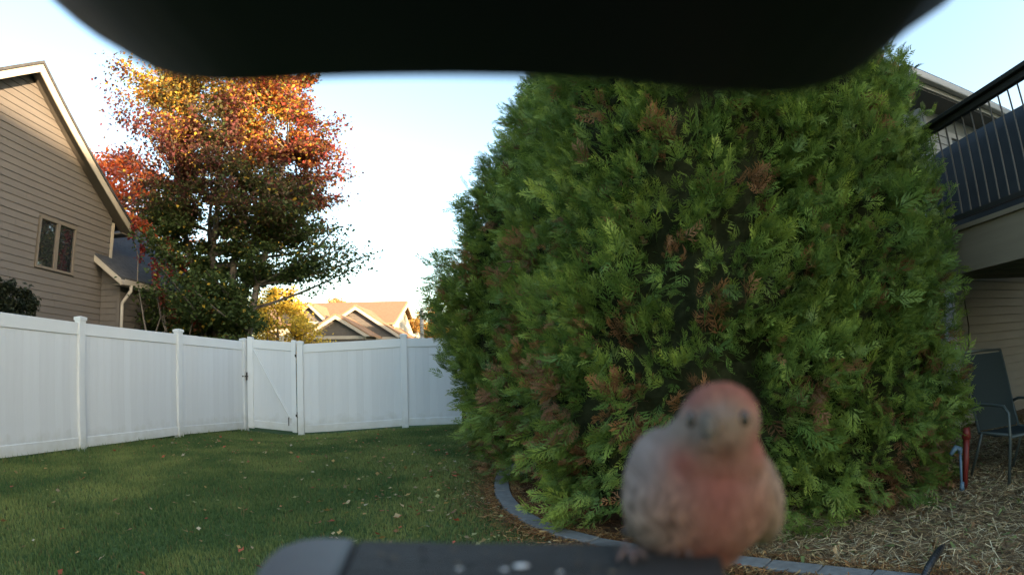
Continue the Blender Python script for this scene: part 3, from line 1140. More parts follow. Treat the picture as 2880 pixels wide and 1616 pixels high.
def arborvitae(name, label, cx, cy, prof, h, n_cl, per, size, seed, lo=False, brown=None, tint=1.0, wob=.20):
    r_ = np.random.default_rng(seed)
    root = empty(name, (cx, cy, 0), label, 'arborvitae', 'row of arborvitae along the bed')
    zs, rs = zip(*prof)
    # trunk
    m_ = MB()
    pts = [(cx + .04 * math.sin(i * 1.3 + seed), cy + .04 * math.cos(i * 1.7), i * h / 7) for i in range(8)]
    m_.tube(pts, [.11 * (1 - i / 8.3) + .01 for i in range(8)], 10)
    m_.build('trunk', M['cedar_bark'], root, smooth=True)
    # uneven twig hull, shade put into its dark colour, also blocks light
    b = bmesh.new()
    nr, nv = 30, 26
    rings = []
    for j in range(nv):
        zz = .12 + (h * .93 - .12) * j / (nv - 1)
        rr = max(.03, np.interp(zz, zs, rs) * .88 - .12)
        rings.append([b.verts.new((rr * (1 + .22 * noise.noise(Vector((math.cos(2 * math.pi * i / nr) * 2.2, math.sin(2 * math.pi * i / nr) * 2.2, zz * 2.2 + seed)))) * math.cos(2 * math.pi * i / nr),
                                   rr * (1 + .22 * noise.noise(Vector((math.cos(2 * math.pi * i / nr) * 2.2, math.sin(2 * math.pi * i / nr) * 2.2, zz * 2.2 + seed)))) * math.sin(2 * math.pi * i / nr), zz)) for i in range(nr)])
    for j in range(nv - 1):
        for i in range(nr):
            b.faces.new((rings[j][i], rings[j][(i + 1) % nr], rings[j + 1][(i + 1) % nr], rings[j + 1][i]))
    m0 = bpy.data.meshes.new('twig_shade_hull')
    b.to_mesh(m0)
    o_ = link('twig_shade_hull', m0, M['twig_shade'], root)
    o_['kind'] = 'stuff'
    # bough clusters, each a fan of sprays
    area_w = np.array(rs) + .05
    tg = np.linspace(.06, h, 400)
    cdf = np.cumsum(np.interp(tg, zs, rs) + .06)
    qn = (np.arange(n_cl) + .5) / n_cl
    zz = np.interp(qn, cdf / cdf[-1], tg)
    th = np.mod(np.arange(n_cl) * 2.399963 + r_.normal(0, .12, n_cl), 2 * np.pi)
    zz = zz + r_.normal(0, .06, n_cl)
    # the far side, turned away from the yard, is left thinner
    vd = np.arctan2(-cy, -cx)
    away = np.cos(th - vd) < -.35
    keep = ~away | (r_.random(n_cl) < .45)
    zz, th = np.clip(zz[keep], .06, h), th[keep]
    n = len(zz)
    R0 = np.interp(zz, zs, rs)
    lump = 1 + wob * (vnoise(th * 3.0, zz * 2.6, 1.0, seed) - .45) * 2 + r_.normal(0, .035, n)
    out = np.stack([np.cos(th), np.sin(th), np.zeros(n)], 1)
    ctr = np.array([cx, cy, 0]) + out * (R0 * lump - .13)[:, None]
    ctr[:, 2] = zz
    depth = r_.random(n) < .25
    ctr[depth] -= out[depth] * .16
    # inner shell of sprays, tinted darker for shade, closes holes down to the hull
    ni = int(n * .45)
    zi = np.interp(r_.random(ni), cdf / cdf[-1], tg)
    ti = r_.uniform(vd - 1.9, vd + 1.9, ni)
    oi_ = np.stack([np.cos(ti), np.sin(ti), np.zeros(ni)], 1)
    ci = np.array([cx, cy, 0]) + oi_ * np.maximum(.05, np.interp(zi, zs, rs) * .88 - .16)[:, None]
    ci[:, 2] = zi
    zz, th, out, ctr = np.concatenate([zz, zi]), np.concatenate([th, ti]), np.concatenate([out, oi_]), np.concatenate([ctr, ci])
    outer_n, n = n, n + ni
    tilt = r_.uniform(-.15, 1.5, n)
    tilt = np.where(zz < .9, r_.uniform(-.9, .4, n), tilt)
    tilt = np.where(zz > h * .85, r_.uniform(.8, 2.2, n), tilt)
    young = np.clip(r_.normal(.45, .3, n), 0, 1)
    young[outer_n:] *= .2  # inner sprays get a darker tint that stands in for shade
    if brown is not None:
        isb = r_.random(n) < brown(ctr[:, 0], ctr[:, 1], zz, r_)
    else:
        isb = r_.random(n) < .02
    rep = lambda a_: np.repeat(a_, per, axis=0)
    Nn = n * per
    o3 = rep(out)
    bdir = o3 + np.stack([np.zeros(Nn), np.zeros(Nn), rep(tilt)], 1)
    ax = bdir + r_.normal(0, .46, (Nn, 3))
    ax[:, 2] -= .10
    nr3 = o3 * 1.0 + r_.normal(0, .75, (Nn, 3)) + np.array([0, 0, .45])
    Fm = frames(ax, nr3)
    pos = rep(ctr) + r_.normal(0, .075, (Nn, 3)) + bdir / np.linalg.norm(bdir, axis=1, keepdims=True) * (r_.random((Nn, 1)) * .13)
    pos[:, 2] = np.maximum(pos[:, 2], .05)
    sz_ = size * (.45 + .75 * r_.random(Nn)) * rep(.7 + .6 * r_.random(n))
    base_c = np.array([.068, .145, .034]) * tint
    new_c = np.array([.42, .52, .085]) * tint
    br_c = np.array([.27, .135, .06])
    yo = np.clip(rep(young) + r_.normal(0, .15, Nn), 0, 1)
    bb = rep(isb) | (r_.random(Nn) < .02)
    for q in range(4 if not lo else 1):
        tv, tf, tt = FT[q] if not lo else FT_LO
        sel = np.arange(Nn) % 4 == q if not lo else np.ones(Nn, bool)
        ns = sel.sum()
        v = np.einsum('vk,nkj->nvj', tv, Fm[sel]) * sz_[sel][:, None, None] + pos[sel][:, None]
        w_ = (tt[None, :, None] * (.25 + .75 * yo[sel])[:, None, None])
        c_ = base_c + (new_c - base_c) * w_
        c_ = c_ * (.75 + .5 * r_.random((ns, 1, 1)))
        cb = br_c * (.55 + .8 * tt[None, :, None]) * (.5 + .9 * r_.random((ns, 1, 1)))
        c_ = np.where(bb[sel][:, None, None], cb, c_)
        cloud_mesh('foliage', v, tf, c_, M['frond'], root, kind='stuff')
    return root


# browning is strongest low down and on the lawn side
def br_left(x, y, z, r_):
    return np.clip(.30 * np.exp(-((z - .75) / .6) ** 2) + .10 * np.exp(-((z - 2.1) / .5) ** 2), 0, .6) * (x < 1.45) + .02


def br_some(x, y, z, r_):
    return .10 * np.exp(-((z - .4) / .5) ** 2) + .03 * (x < 2.2) * (z < 2.8) + .01


arborvitae('arborvitae', 'farthest arborvitae, its sloping left side against the white sky', .55, 8.55,
           [(0, 1.15), (.8, 1.32), (1.6, 1.48), (2.4, 1.48), (3.0, 1.34), (3.8, 1.02), (4.7, .56), (5.9, .05)], 5.9, 1150, 10, .20, 11, lo=True, brown=br_some, tint=.9)
arborvitae('arborvitae', 'second arborvitae from the lawn side, brown patches low down, beside the curved edging', 1.15, 6.45,
           [(0, 1.22), (.8, 1.30), (1.8, 1.32), (3.0, 1.15), (3.9, .95), (4.7, .66), (6.0, .06)], 6.0, 720, 9, .20, 12, brown=br_left)
arborvitae('arborvitae', 'nearest full arborvitae directly behind the bird', 1.60, 4.95,
           [(0, 1.28), (.7, 1.34), (1.8, 1.33), (3.2, 1.25), (4.4, 1.0), (5.3, .6), (6.0, .08)], 6.0, 820, 12, .175, 13, brown=br_left)
arborvitae('arborvitae', 'rightmost arborvitae next to the deck and patio chair', 2.74, 4.68,
           [(0, 1.02), (.6, 1.0), (1.6, .97), (3.0, .97), (3.9, .90), (4.5, .6), (5.0, .08)], 5.0, 700, 12, .175, 14, brown=br_some)
arborvitae('arborvitae', 'slim arborvitae tip standing up beside the tan eave', 3.60, 4.32,
           [(0, .22), (1.0, .27), (2.4, .27), (3.4, .22), (4.1, .10), (4.45, .03)], 4.4, 150, 11, .16, 15, brown=br_some)



# ------------------------------------------------------------------ broad-leaved trees
def leafy_tree(name, label, cat, base, stems, boughs, leaf_n, leaf_s, colour, seed, material='leaf', group=None, trunk_r=.11, flat=.10, spread=.55, droop=0.0):
    """stems: list of top points; boughs: (N,3) tips; each bough leaves the nearest stem and carries its leaves in a flat layer"""
    r_ = np.random.default_rng(seed)
    root = empty(name, base, label, cat, group)
    base = Vector(base)
    tr = MB()
    stem_pts = []
    for s_, top in enumerate(stems):
        top = Vector(top)
        b0 = base + Vector((random.uniform(-.12, .12), random.uniform(-.12, .12), -.1)) if len(stems) > 1 else base + Vector((0, 0, -.1))
        pts = []
        for i in range(9):
            t_ = i / 8
            p = b0.lerp(top, t_)
            bow = math.sin(t_ * math.pi) * .08 * (top - b0).length
            p += Vector(((top.x - b0.x), (top.y - b0.y), 0)).normalized() * bow * .4 + Vector((r_.normal(0, .05), r_.normal(0, .05), 0)) * (t_ > 0)
            pts.append(p)
        tr.tube(pts, [trunk_r * (1 - .88 * i / 8) for i in range(9)], 8)
        stem_pts += [(p, trunk_r * (1 - .88 * i / 8)) for i, p in enumerate(pts)]
    tr.build('trunk', M['bark'], root, smooth=True)
    br = MB()
    allp, alld = [], []
    SP = np.array([tuple(p) for p, _ in stem_pts])
    for tip in boughs:
        # attach lower than the tip
        dz = SP[:, 2] - (tip[2] - .35 * np.hypot(SP[:, 0] - tip[0], SP[:, 1] - tip[1]))
        dd_ = np.hypot(SP[:, 0] - tip[0], SP[:, 1] - tip[1]) + 1.5 * np.abs(dz)
        i0 = int(np.argmin(dd_))
        p0, rr = stem_pts[i0]
        p1 = Vector(tip)
        L_ = (p1 - p0).length
        mid = p0.lerp(p1, .5) + Vector((r_.normal(0, .06) * L_, r_.normal(0, .06) * L_, -.06 * L_ - droop * L_))
        pts = [(p0 * (1 - t_) ** 2 + mid * 2 * t_ * (1 - t_) + p1 * t_ * t_) for t_ in (0, .25, .5, .75, 1)]
        br.tube(pts, [min(rr * .7, .02 + .012 * L_) * (1 - .8 * t_) for t_ in (0, .25, .5, .75, 1)], 4, cap=False)
        n = leaf_n
        t_ = .35 + .68 * r_.random(n) ** .8
        P_ = np.array([tuple(p0)]) * ((1 - t_) ** 2)[:, None] + np.array([tuple(mid)]) * (2 * t_ * (1 - t_))[:, None] + np.array([tuple(p1)]) * (t_ ** 2)[:, None]
        w_ = spread * min(1.0, L_ * .45 + .15) * (.35 + .65 * (1 - np.abs(t_ - .7)))
        off = np.stack([r_.normal(0, 1, n) * w_, r_.normal(0, 1, n) * w_, r_.normal(0, flat, n)], 1) * .55
        allp.append(P_ + off)
    br.build('branches', M['bark'], root)['kind'] = 'stuff'
    P_ = np.concatenate(allp)
    N = len(P_)
    a_ = r_.random(N) * 2 * np.pi
    ax = np.stack([np.cos(a_), np.sin(a_), r_.normal(-.35, .5, N)], 1)
    nr_ = np.stack([r_.normal(0, .6, N), r_.normal(0, .6, N), np.ones(N)], 1)
    Fm = frames(ax, nr_)
    s_ = leaf_s * (.6 + .7 * r_.random(N))
    tv = np.array([(0, 0, 0), (.42, .40, .10), (1, 0, -.08), (.42, -.40, .10)])
    v = np.einsum('vk,nkj->nvj', tv, Fm) * s_[:, None, None] + P_[:, None]
    c_ = colour(P_, r_)
    cloud_mesh('leaves', v, [(0, 1, 2), (0, 2, 3)], np.repeat(c_[:, None], 4, 1), M[material], root, kind='stuff')
    return root


def crown_points(n, seed, rfun, cx, cy, z0, z1, inner=.35):
    r_ = np.random.default_rng(seed)
    out = []
    while len(out) < n:
        zz = r_.uniform(z0, z1)
        th = r_.uniform(0, 2 * math.pi)
        RR = rfun(zz, th)
        if RR <= 0 or r_.random() > (RR / 4.2) + .15:
            continue
        rr = RR * (inner + (1 - inner) * r_.random() ** .6) * (1 + .14 * r_.normal())
        out.append((cx + rr * math.cos(th), cy + rr * math.sin(th), zz))
    return np.array(out)


# big maple behind the corner of the fence
MX, MY = -7.35, 13.7


def maple_r(z, th):
    base_r = np.interp(z, [1.3, 2.2, 3.4, 5.0, 7.0, 9.0, 11.0, 12.5], [1.0, 1.4, 2.1, 2.5, 2.6, 2.4, 1.8, .6])
    # screen right is roughly direction (cos -?): longer boughs there
    k_ = math.cos(th - R(25))
    side = .16 if 3.6 < z < 8 else (-.45 if z <= 3.6 else -.12)
    return base_r * (1 + side * k_) * (1 + .16 * math.sin(3 * th + z * 1.9) + .1 * math.sin(z * 5.1 + th))


def maple_col(P_, r_):
    z = P_[:, 2] + r_.normal(0, .7, len(P_)) + 1.5 * (vnoise(P_[:, 0] + P_[:, 1] * .6, P_[:, 2], .8, 3) - .5) * 2
    right = ((P_[:, 0] - MX) * .9 + (P_[:, 1] - MY) * .4) / 3.5
    green = np.array([.085, .125, .040]); red = np.array([.19, .065, .065]); orange = np.array([.68, .27, .055]); yel = np.array([.62, .43, .07]); pink = np.array([.72, .12, .10])
    n_ = len(P_)
    w1 = np.clip((z - 5.0) / 1.8, 0, 1)[:, None]
    w1 = w1 * (1 - .55 * (vnoise(P_[:, 0], P_[:, 2], .9, 8) > .55)[:, None])
    c = green * (1 - w1) + red * w1
    w2 = np.clip((z - 7.4 + .9 * np.clip(right, -1, 1)) / 1.2, 0, 1)[:, None]
    pick = r_.random((n_, 1))
    top = np.where(pick < .55, yel, np.where(pick < .75, green * 2.4, orange))
    top = np.where((right[:, None] + .3 * r_.normal(size=(n_, 1))) > .45, np.where(pick < .5, pink, orange), top)
    c = c * (1 - w2) + top * w2
    odd = r_.random(n_) < .03
    c[odd] = yel
    return c * (.65 + .7 * r_.random((n_, 1)))


bp = crown_points(560, 21, maple_r, MX, MY, 1.6, 12.3)
extra = []
for (px_, py_, D_) in ((1020, 505, 15.5), (1035, 575, 15.6), (1030, 640, 15.8), (1000, 690, 15.5), (1030, 745, 15.7), (1010, 765, 15.2), (985, 775, 15.0), (950, 780, 15.3), (920, 560, 15), (1000, 360, 15.3), (985, 300, 15.5),
                       (1020, 420, 15.5), (330, 165, 14.8), (345, 185, 15.0), (375, 215, 15.0), (400, 260, 15.2), (325, 300, 15.0), (340, 330, 15.2), (340, 420, 15.1), (330, 480, 15.3), (360, 560, 15.5),
                       (900, 240, 15), (940, 300, 15), (880, 760, 14.9), (820, 790, 15.0), (640, 900, 15.4), (600, 890, 15.2), (420, 600, 15.0), (450, 680, 15.0), (520, 640, 14.8), (560, 700, 14.8), (600, 760, 14.8), (660, 700, 14.8), (700, 740, 14.8), (620, 820, 14.9), (480, 560, 15.0), (540, 780, 14.8), (660, 640, 14.6), (720, 660, 14.6)):
    extra.append(tuple(at_d(px_ - (125 if px_ > 800 else 0), py_ - (18 if px_ > 740 else 0), D_)))
bp = np.concatenate([bp, np.array(extra)])
stems = [(MX - 1.6, MY - .5, 9.5), (MX - .7, MY + .5, 11.5), (MX + .1, MY, 12.2), (MX + 1.0, MY + .4, 11.0), (MX + 1.9, MY - .2, 9.0), (MX - 1.2, MY + .9, 8.0)]
leafy_tree('maple_tree', 'large multi stemmed maple turning from green to orange behind the fence corner', 'tree', (MX, MY, 0), stems, bp, 300, .095, maple_col, 22, trunk_r=.13, flat=.12, spread=.55)


# young red maple shoots in front of the wing
def red_col(P_, r_):
    n_ = len(P_)
    a_, b_ = np.array([.34, .05, .045]), np.array([.10, .075, .03])
    w = np.clip((P_[:, 2] - 2.0) / 1.6 + r_.normal(0, .3, n_), 0, 1)[:, None]
    return (b_ * (1 - w) + a_ * w) * (.6 + .6 * r_.random((n_, 1)))


sap = Vector((-7.9, 12.2, 0))
sp_t = [tuple(at_d(*q)) for q in ((375, 655, 14.6), (400, 700, 14.6), (440, 790, 14.5), (430, 740, 14.6), (455, 840, 14.5), (470, 700, 14.7), (480, 760, 14.6), (500, 880, 14.5), (540, 820, 14.6), (520, 740, 14.8), (560, 900, 14.5), (590, 860, 14.6))]
leafy_tree('maple_sapling', 'young reddish maple shoots rising in front of the low grey wing', 'tree', tuple(sap), [sp_t[0], sp_t[2], sp_t[4], sp_t[5], sp_t[8]], sp_t, 90, .085, red_col, 24, trunk_r=.045, flat=.22, spread=.45)


def solid(c1, c2, zr=None):
    def f(P_, r_):
        w = r_.random((len(P_), 1))
        return (np.array(c1) * (1 - w) + np.array(c2) * w) * (.7 + .6 * r_.random((len(P_), 1)))
    return f


def round_tree(name, label, px, D, ztop, zbot, rad, c1, c2, seed, nb=70, ln=110, ls=.16, group=None, shape=None, tr=.14):
    d = ray(px, 900)
    k_ = D / math.hypot(d.x, d.y)
    bx, by = d.x * k_, d.y * k_
    zc, hz = (ztop + zbot) / 2, (ztop - zbot) / 2

    def rf(z, th):
        t_ = (z - zc) / hz
        return rad * math.sqrt(max(0, 1 - t_ * t_ * .96)) * (1 + .12 * math.sin(3 * th + z))
    pts = crown_points(nb, seed, lambda z, th: rf(z, th), bx, by, zbot, ztop, .3) if rad > 1.4 else None
    if pts is None:
        r_ = np.random.default_rng(seed)
        zz = r_.uniform(zbot, ztop, nb)
        th = r_.uniform(0, 6.28, nb)
        rr = np.array([rf(z_, t_) for z_, t_ in zip(zz, th)]) * (.3 + .7 * r_.random(nb) ** .6)
        pts = np.stack([bx + rr * np.cos(th), by + rr * np.sin(th), zz], 1)
    return leafy_tree(name, label, 'tree', (bx, by, 0), [(bx, by, ztop * .93), (bx + rad * .4, by, ztop * .75), (bx - rad * .4, by + .3, ztop * .75)], pts, ln, ls, solid(c1, c2), seed + 1,
                      trunk_r=tr, flat=rad * .12, spread=rad * .32, group=group)


round_tree('red_maple_tree', 'bright orange red maple showing above the beige house eave', 325, 25, 9.7, 4.2, 2.9, (.62, .10, .05), (.70, .26, .06), 31, nb=110, ln=150, ls=.17)
round_tree('yellow_tree', 'small round bright yellow tree beyond the gate', 786, 27, 4.75, .5, 2.2, (.70, .50, .06), (.50, .36, .06), 33, nb=110, ln=140, ls=.13)
round_tree('golden_tree', 'pale golden tree top behind the far roof on the left', 945, 60, 8.2, 3.5, 1.9, (.60, .38, .16), (.50, .36, .18), 35, nb=70, ln=80, ls=.26)
round_tree('golden_tree', 'small pale tree top poking over the middle of the far roof ridge', 1078, 62, 7.9, 4.0, 1.2, (.62, .44, .22), (.50, .40, .24), 36, nb=40, ln=70, ls=.24)
round_tree('autumn_tree', 'orange autumn tree between the lamp post and the arborvitae', 1215, 40, 5.6, 1.0, 1.6, (.45, .22, .06), (.35, .28, .08), 37, nb=60, ln=90, ls=.2)
round_tree('autumn_tree', 'brown orange tree right of the far gabled house', 1172, 48, 5.2, 1.0, 1.7, (.42, .22, .09), (.36, .26, .12), 38, nb=60, ln=80, ls=.2)
round_tree('green_tree', 'dark leafy tree touching the left side of the far arborvitae', 1262, 24, 4.9, 1.4, .95, (.05, .07, .03), (.08, .08, .035), 39, nb=80, ln=100, ls=.12)
round_tree('evergreen_shrub', 'dark shrub against the beige house wall above the left fence', 24, 10.6, 2.5, .3, .75, (.022, .03, .018), (.035, .045, .022), 41, nb=60, ln=150, ls=.07, tr=.04)
round_tree('green_tree', 'low dark green tree behind the left fence under the big maple', 590, 17.5, 3.0, .4, 1.0, (.05, .065, .03), (.08, .09, .035), 43, nb=90, ln=130, ls=.11)
# unseen trees added behind the viewer to dapple the evening sun on the gable
for i, (tx, ty, th_, tr_) in enumerate(((17.0, -21.0, 13.5, 3.8), (25.5, -9.5, 15.0, 3.4))):
    rf_ = lambda z, th, th_=th_, tr_=tr_: tr_ * math.sqrt(max(0.0, 1 - ((z - th_ * .6) / (th_ * .42)) ** 2))
    pts = crown_points(110, 50 + i, rf_, tx, ty, th_ * .2, th_, .3)
    leafy_tree('dapple_tree', 'unseen green tree added behind the viewer to dapple the sun' if i == 0 else 'unseen green tree added behind the house block to dapple the sun', 'tree', (tx, ty, 0),
               [(tx, ty, th_ * .95), (tx + 1, ty, th_ * .8), (tx - 1, ty + .5, th_ * .8)], pts, 60, .26, solid((.06, .09, .03), (.10, .11, .03)), 60 + i, spread=.9, flat=.3)

# ------------------------------------------------------------------ far house beyond the gate
fh = empty('gabled_house', (-11, 36, 0), 'far beige house with three gables and sunlit brown roof beyond the gate', 'house')


def gable(ax, ay, lx_, ly_, rx_, ry_, Y, depth, base_z=0, label=None):
    A, Lp, Rp = at_y(ax, ay, Y), at_y(lx_, ly_, Y), at_y(rx_, ry_, Y)
    Lp.z = Rp.z = (Lp.z + Rp.z) / 2
    hw = (Rp.x - Lp.x) / 2
    zb = Lp.z
    ins = .35
    sl_ = (A.z - zb) / hw
    m_ = MB()
    m_.prism([(Lp.x + ins, Y + .3, base_z), (Rp.x - ins, Y + .3, base_z), (Rp.x - ins, Y + .3, zb + .12), (A.x, Y + .3, A.z - .2), (Lp.x + ins, Y + .3, zb + .12)], (0, depth - .4, 0))
    w_ = m_.build('wall', M['siding'], fh)
    r_ = MB()
    for s_ in (-1, 1):
        E_p = Lp if s_ < 0 else Rp
        r_.prism([(A.x, Y - .02, A.z + .02), (E_p.x, Y - .02, zb + .02), (E_p.x, Y - .02, zb + .10), (A.x, Y - .02, A.z + .12)], (0, depth, 0))
    r_.build('roof', M['roof_tan'], fh)
    for s_ in (-1, 1):
        E_p = Lp if s_ < 0 else Rp
        t_ = MB()
        t_.prism([(A.x, Y - .02, A.z + .01), (E_p.x, Y - .02, zb + .01), (E_p.x + s_ * -.28, Y - .02, zb - .02), (A.x, Y - .02, A.z - .2)], (0, .06, 0))
        t_.build('rake_board', M['trim'], fh)
    t_ = MB()
    t_.box(Lp.x + .3, Rp.x - .3, Y + .20, Y + .299, zb - .12, zb + .06)
    t_.build('frieze_board', M['trim'], fh)
    # shallow siding courses
    n_ = int((A.z - base_z) / .18)
    s2 = MB()
    for i in range(n_):
        z_ = base_z + .1 + i * .18
        hwz = (hw - ins) if z_ < zb + .12 else (A.z - .2 - z_) / sl_
        if hwz > .15 and z_ + .16 < A.z - .25:
            s2.box(A.x - hwz + .1, A.x + hwz - .1, Y + .275, Y + .2995, z_, z_ + .16)
    s_o = s2.build('siding_courses', M['siding'], w_)
    s_o['kind'] = 'stuff'
    return A, Lp, Rp


gA = gable(999, 861, 866, 952, 1133, 948, 34.5, 6)
gB = gable(943, 886, 848, 944, 1041, 949, 31.5, 3)
gC = gable(868, 853, 812, 905, 925, 906, 36.0, 6)
# main roof behind
ra, rb = at_y(830, 848, 41), at_y(1146, 851, 41)
rz = (ra.z + rb.z) / 2
ez = at_y(1112, 907, 36.6).z
m_ = MB()
m_.prism([(rb.x, 36.3, ez), (rb.x, 41, rz), (rb.x, 45.7, ez), (rb.x, 45.7, ez - .12), (rb.x, 41, rz - .14), (rb.x, 36.3, ez - .12)], (ra.x - rb.x - 3, 0, 0))
m_.build('roof', M['roof_tan'], fh)
m_ = MB()
m_.prism([(rb.x - .35, 36.8, 0), (rb.x - .35, 36.8, ez - .15), (rb.x - .35, 41, rz - .25), (rb.x - .35, 45.2, ez - .15), (rb.x - .35, 45.2, 0)], (ra.x - rb.x, 0, 0))
m_.build('wall', M['trim'], fh)
m_ = MB()
m_.prism([(rb.x, 36.3, ez - .13), (rb.x, 41, rz - .15), (rb.x, 41, rz - .40), (rb.x, 36.3, ez - .36)], (.04, 0, 0))
m_.prism([(rb.x, 45.7, ez - .13), (rb.x, 41, rz - .15), (rb.x, 41, rz - .40), (rb.x, 45.7, ez - .36)], (.04, 0, 0))
m_.build('rake_board', M['trim'], fh)
# garage door frame under the front gable
gz0 = gB[1].z
gx0 = gB[1].x + 1.0
m_ = MB()
m_.box(gx0, gx0 + .16, 31.5 + .22, 31.5 + .27, 0, gz0 - .75)
m_.box(gx0, gx0 + 2.6, 31.5 + .22, 31.5 + .27, gz0 - .75, gz0 - .58)
m_.box(gx0 + 2.44, gx0 + 2.6, 31.5 + .22, 31.5 + .27, 0, gz0 - .75)
gf = m_.build('door_frame', M['trim'], fh)
m_ = MB()
m_.box(gx0 + .161, gx0 + 2.439, 31.5 + .24, 31.5 + .272, 0, gz0 - .751)
m_.build('garage_door', M['trim_dark'], gf)

# second far house right of it and a lamp post
lp = at_y(1187, 948, 30)
lpt = at_y(1187, 866, 30)
lamp = empty('lamp_post', (lp.x, lp.y, 0), 'thin grey utility pole right of the far gabled house', 'pole')
m_ = MB()
m_.tube([(lp.x, lp.y, 0), (lp.x, lp.y, lpt.z)], [.11, .09], 10)
m_.build('shaft', M['pole'], lamp)
m_ = MB()
m_.tube([(lp.x + .05, lp.y, lpt.z - .35), (lp.x + .75, lp.y, lpt.z - .33)], .03, 6)
m_.build('arm', M['pole'], lamp)

# dark garden bench by the back fence, half behind the arborvitae
bx0 = at_d(1305, 1190, 11.7)
bench = empty('garden_bench', (bx0.x + .5, bx0.y, 0), 'small dark garden bench by the back fence beside the arborvitae', 'bench')
m_ = MB()
for k_ in range(3):
    m_.box(bx0.x - .05, bx0.x + 1.1, bx0.y - .18 + k_ * .13, bx0.y - .07 + k_ * .13, .46, .49)
m_.build('seat', M['cover'], bench)
for xo in (0, 1.0):
    for yo in (-.15, .15):
        m_ = MB()
        m_.box(bx0.x + xo - .02, bx0.x + xo + .03, bx0.y + yo - .02, bx0.y + yo + .03, 0, .459)
        m_.build('leg', M['cover'], bench)

# ------------------------------------------------------------------ patio chair, tools, drain tube at the right
ch = empty('patio_chair', (4.3, 3.75, 0), 'grey sling patio chair with tubular arms under the deck', 'chair')
cc_ = Vector((4.20, 3.80, 0.012))
cf = Vector((-.12, -.99, 0)).normalized()    # the way the chair faces
cs = Vector((cf.y, -cf.x, 0)) * -1


def cp_(s_, f_, z_):
    return cc_ + cs * s_ + cf * f_ + Vector((0, 0, z_))


m_ = MB()
bk = [(-.22, .42), (-.28, .62), (-.36, .86), (-.44, 1.08)]
poly = []
for i in range(len(bk) - 1):
    (f0, z0), (f1, z1) = bk[i], bk[i + 1]
    w0, w1 = .235, .235
    m_.add([cp_(-w0, f0, z0), cp_(w0, f0, z0), cp_(w1, f1, z1), cp_(-w1, f1, z1), cp_(-w0, f0 - .012, z0 - .003), cp_(w0, f0 - .012, z0 - .003), cp_(w1, f1 - .012, z1 - .003), cp_(-w1, f1 - .012, z1 - .003)],
           [(0, 1, 2, 3), (7, 6, 5, 4), (0, 3, 7, 4), (1, 5, 6, 2)] + ([(0, 4, 5, 1)] if i == 0 else []) + ([(3, 2, 6, 7)] if i == 2 else []))
m_.build('backrest', M['sling'], ch)
m_ = MB()
m_.add([cp_(-.235, -.21, .41), cp_(.235, -.21, .41), cp_(.235, .02, .40), cp_(.235, .25, .43), cp_(-.235, .25, .43), cp_(-.235, .02, .40),
        cp_(-.235, -.21, .398), cp_(.235, -.21, .398), cp_(.235, .02, .388), cp_(.235, .25, .418), cp_(-.235, .25, .418), cp_(-.235, .02, .388)],
       [(0, 1, 2, 5), (5, 2, 3, 4), (11, 8, 7, 6), (10, 9, 8, 11), (0, 5, 11, 6), (5, 4, 10, 11), (1, 7, 8, 2), (2, 8, 9, 3), (4, 3, 9, 10), (0, 6, 7, 1)])
m_.build('seat', M['sling'], ch)
for s_ in (-.26, .26):
    m_ = MB()
    m_.tube([cp_(s_, .27, 0), cp_(s_, .26, .42), cp_(s_, .24, .60), cp_(s_, .17, .655), cp_(s_, .0, .66), cp_(s_, -.22, .655), cp_(s_, -.30, .63)], .014, 8)
    m_.build('arm', M['chair_metal'], ch, smooth=True)
    m_ = MB()
    m_.tube([cp_(s_ * .95, .26, .425), cp_(s_ * .95, -.20, .405), cp_(s_ * .95, -.30, .62), cp_(s_ * .95, -.46, 1.10)], .014, 8)
    m_.build('side_rail', M['chair_metal'], ch, smooth=True)
    m_ = MB()
    m_.tube([cp_(s_, -.14, .41), cp_(s_, -.30, 0)], .014, 8)
    m_.build('leg', M['chair_metal'], ch, smooth=True)
m_ = MB()
m_.tube([cp_(-.247, -.46, 1.10), cp_(0, -.48, 1.11), cp_(.247, -.46, 1.10)], .014, 8)
m_.build('top_bar', M['chair_metal'], ch, smooth=True)
m_ = MB()
m_.tube([cp_(-.25, .262, .41), cp_(.25, .262, .41)], .012, 8)
m_.build('crossbar', M['chair_metal'], ch, smooth=True)

# red and blue long handled toys / tools by the arborvitae
for (pa, pb, D_, nm, mt_, lb) in (((2718, 1225), (2714, 1370), 5.3, 'red_stake', 'red', 'red upright stake standing beside the rightmost arborvitae'),
                                  ((2700, 1262), (2705, 1382), 5.2, 'blue_stake', 'blue', 'blue hooked stake just left of the red stake')):
    a_, b_ = at_d(*pa, D_), at_d(*pb, D_)
    b_.z = 0
    t_ = empty(nm, tuple(b_), lb, 'stake')
    m_ = MB()
    if nm == 'red_stake':
        m_.tube([b_, b_.lerp(a_, .5), a_], [.022, .026, .03], 8)
        m_.build('shaft', M[mt_], t_, smooth=True)
        m_ = MB()
        m_.tube([a_ + Vector((0, 0, -.02)), a_ + Vector((.0, 0, .07))], [.045, .03], 10)
        m_.build('cap', M[mt_], t_, smooth=True)
    else:
        m_.tube([b_, b_ + (a_ - b_) * .93], .012, 8)
        m_.build('shaft', M[mt_], t_, smooth=True)
        m_ = MB()
        m_.tube([b_ + (a_ - b_) * .9, a_, a_ + Vector((-.05, 0, .02)), a_ + Vector((-.11, 0, -.03))], [.02, .024, .024, .018], 8)
        m_.build('hook', M[mt_], t_, smooth=True)
        m_ = MB()
        m_.tube([b_, b_ + Vector((0, 0, .09))], [.026, .018], 8)
        m_.build('foot', M[mt_], t_, smooth=True)

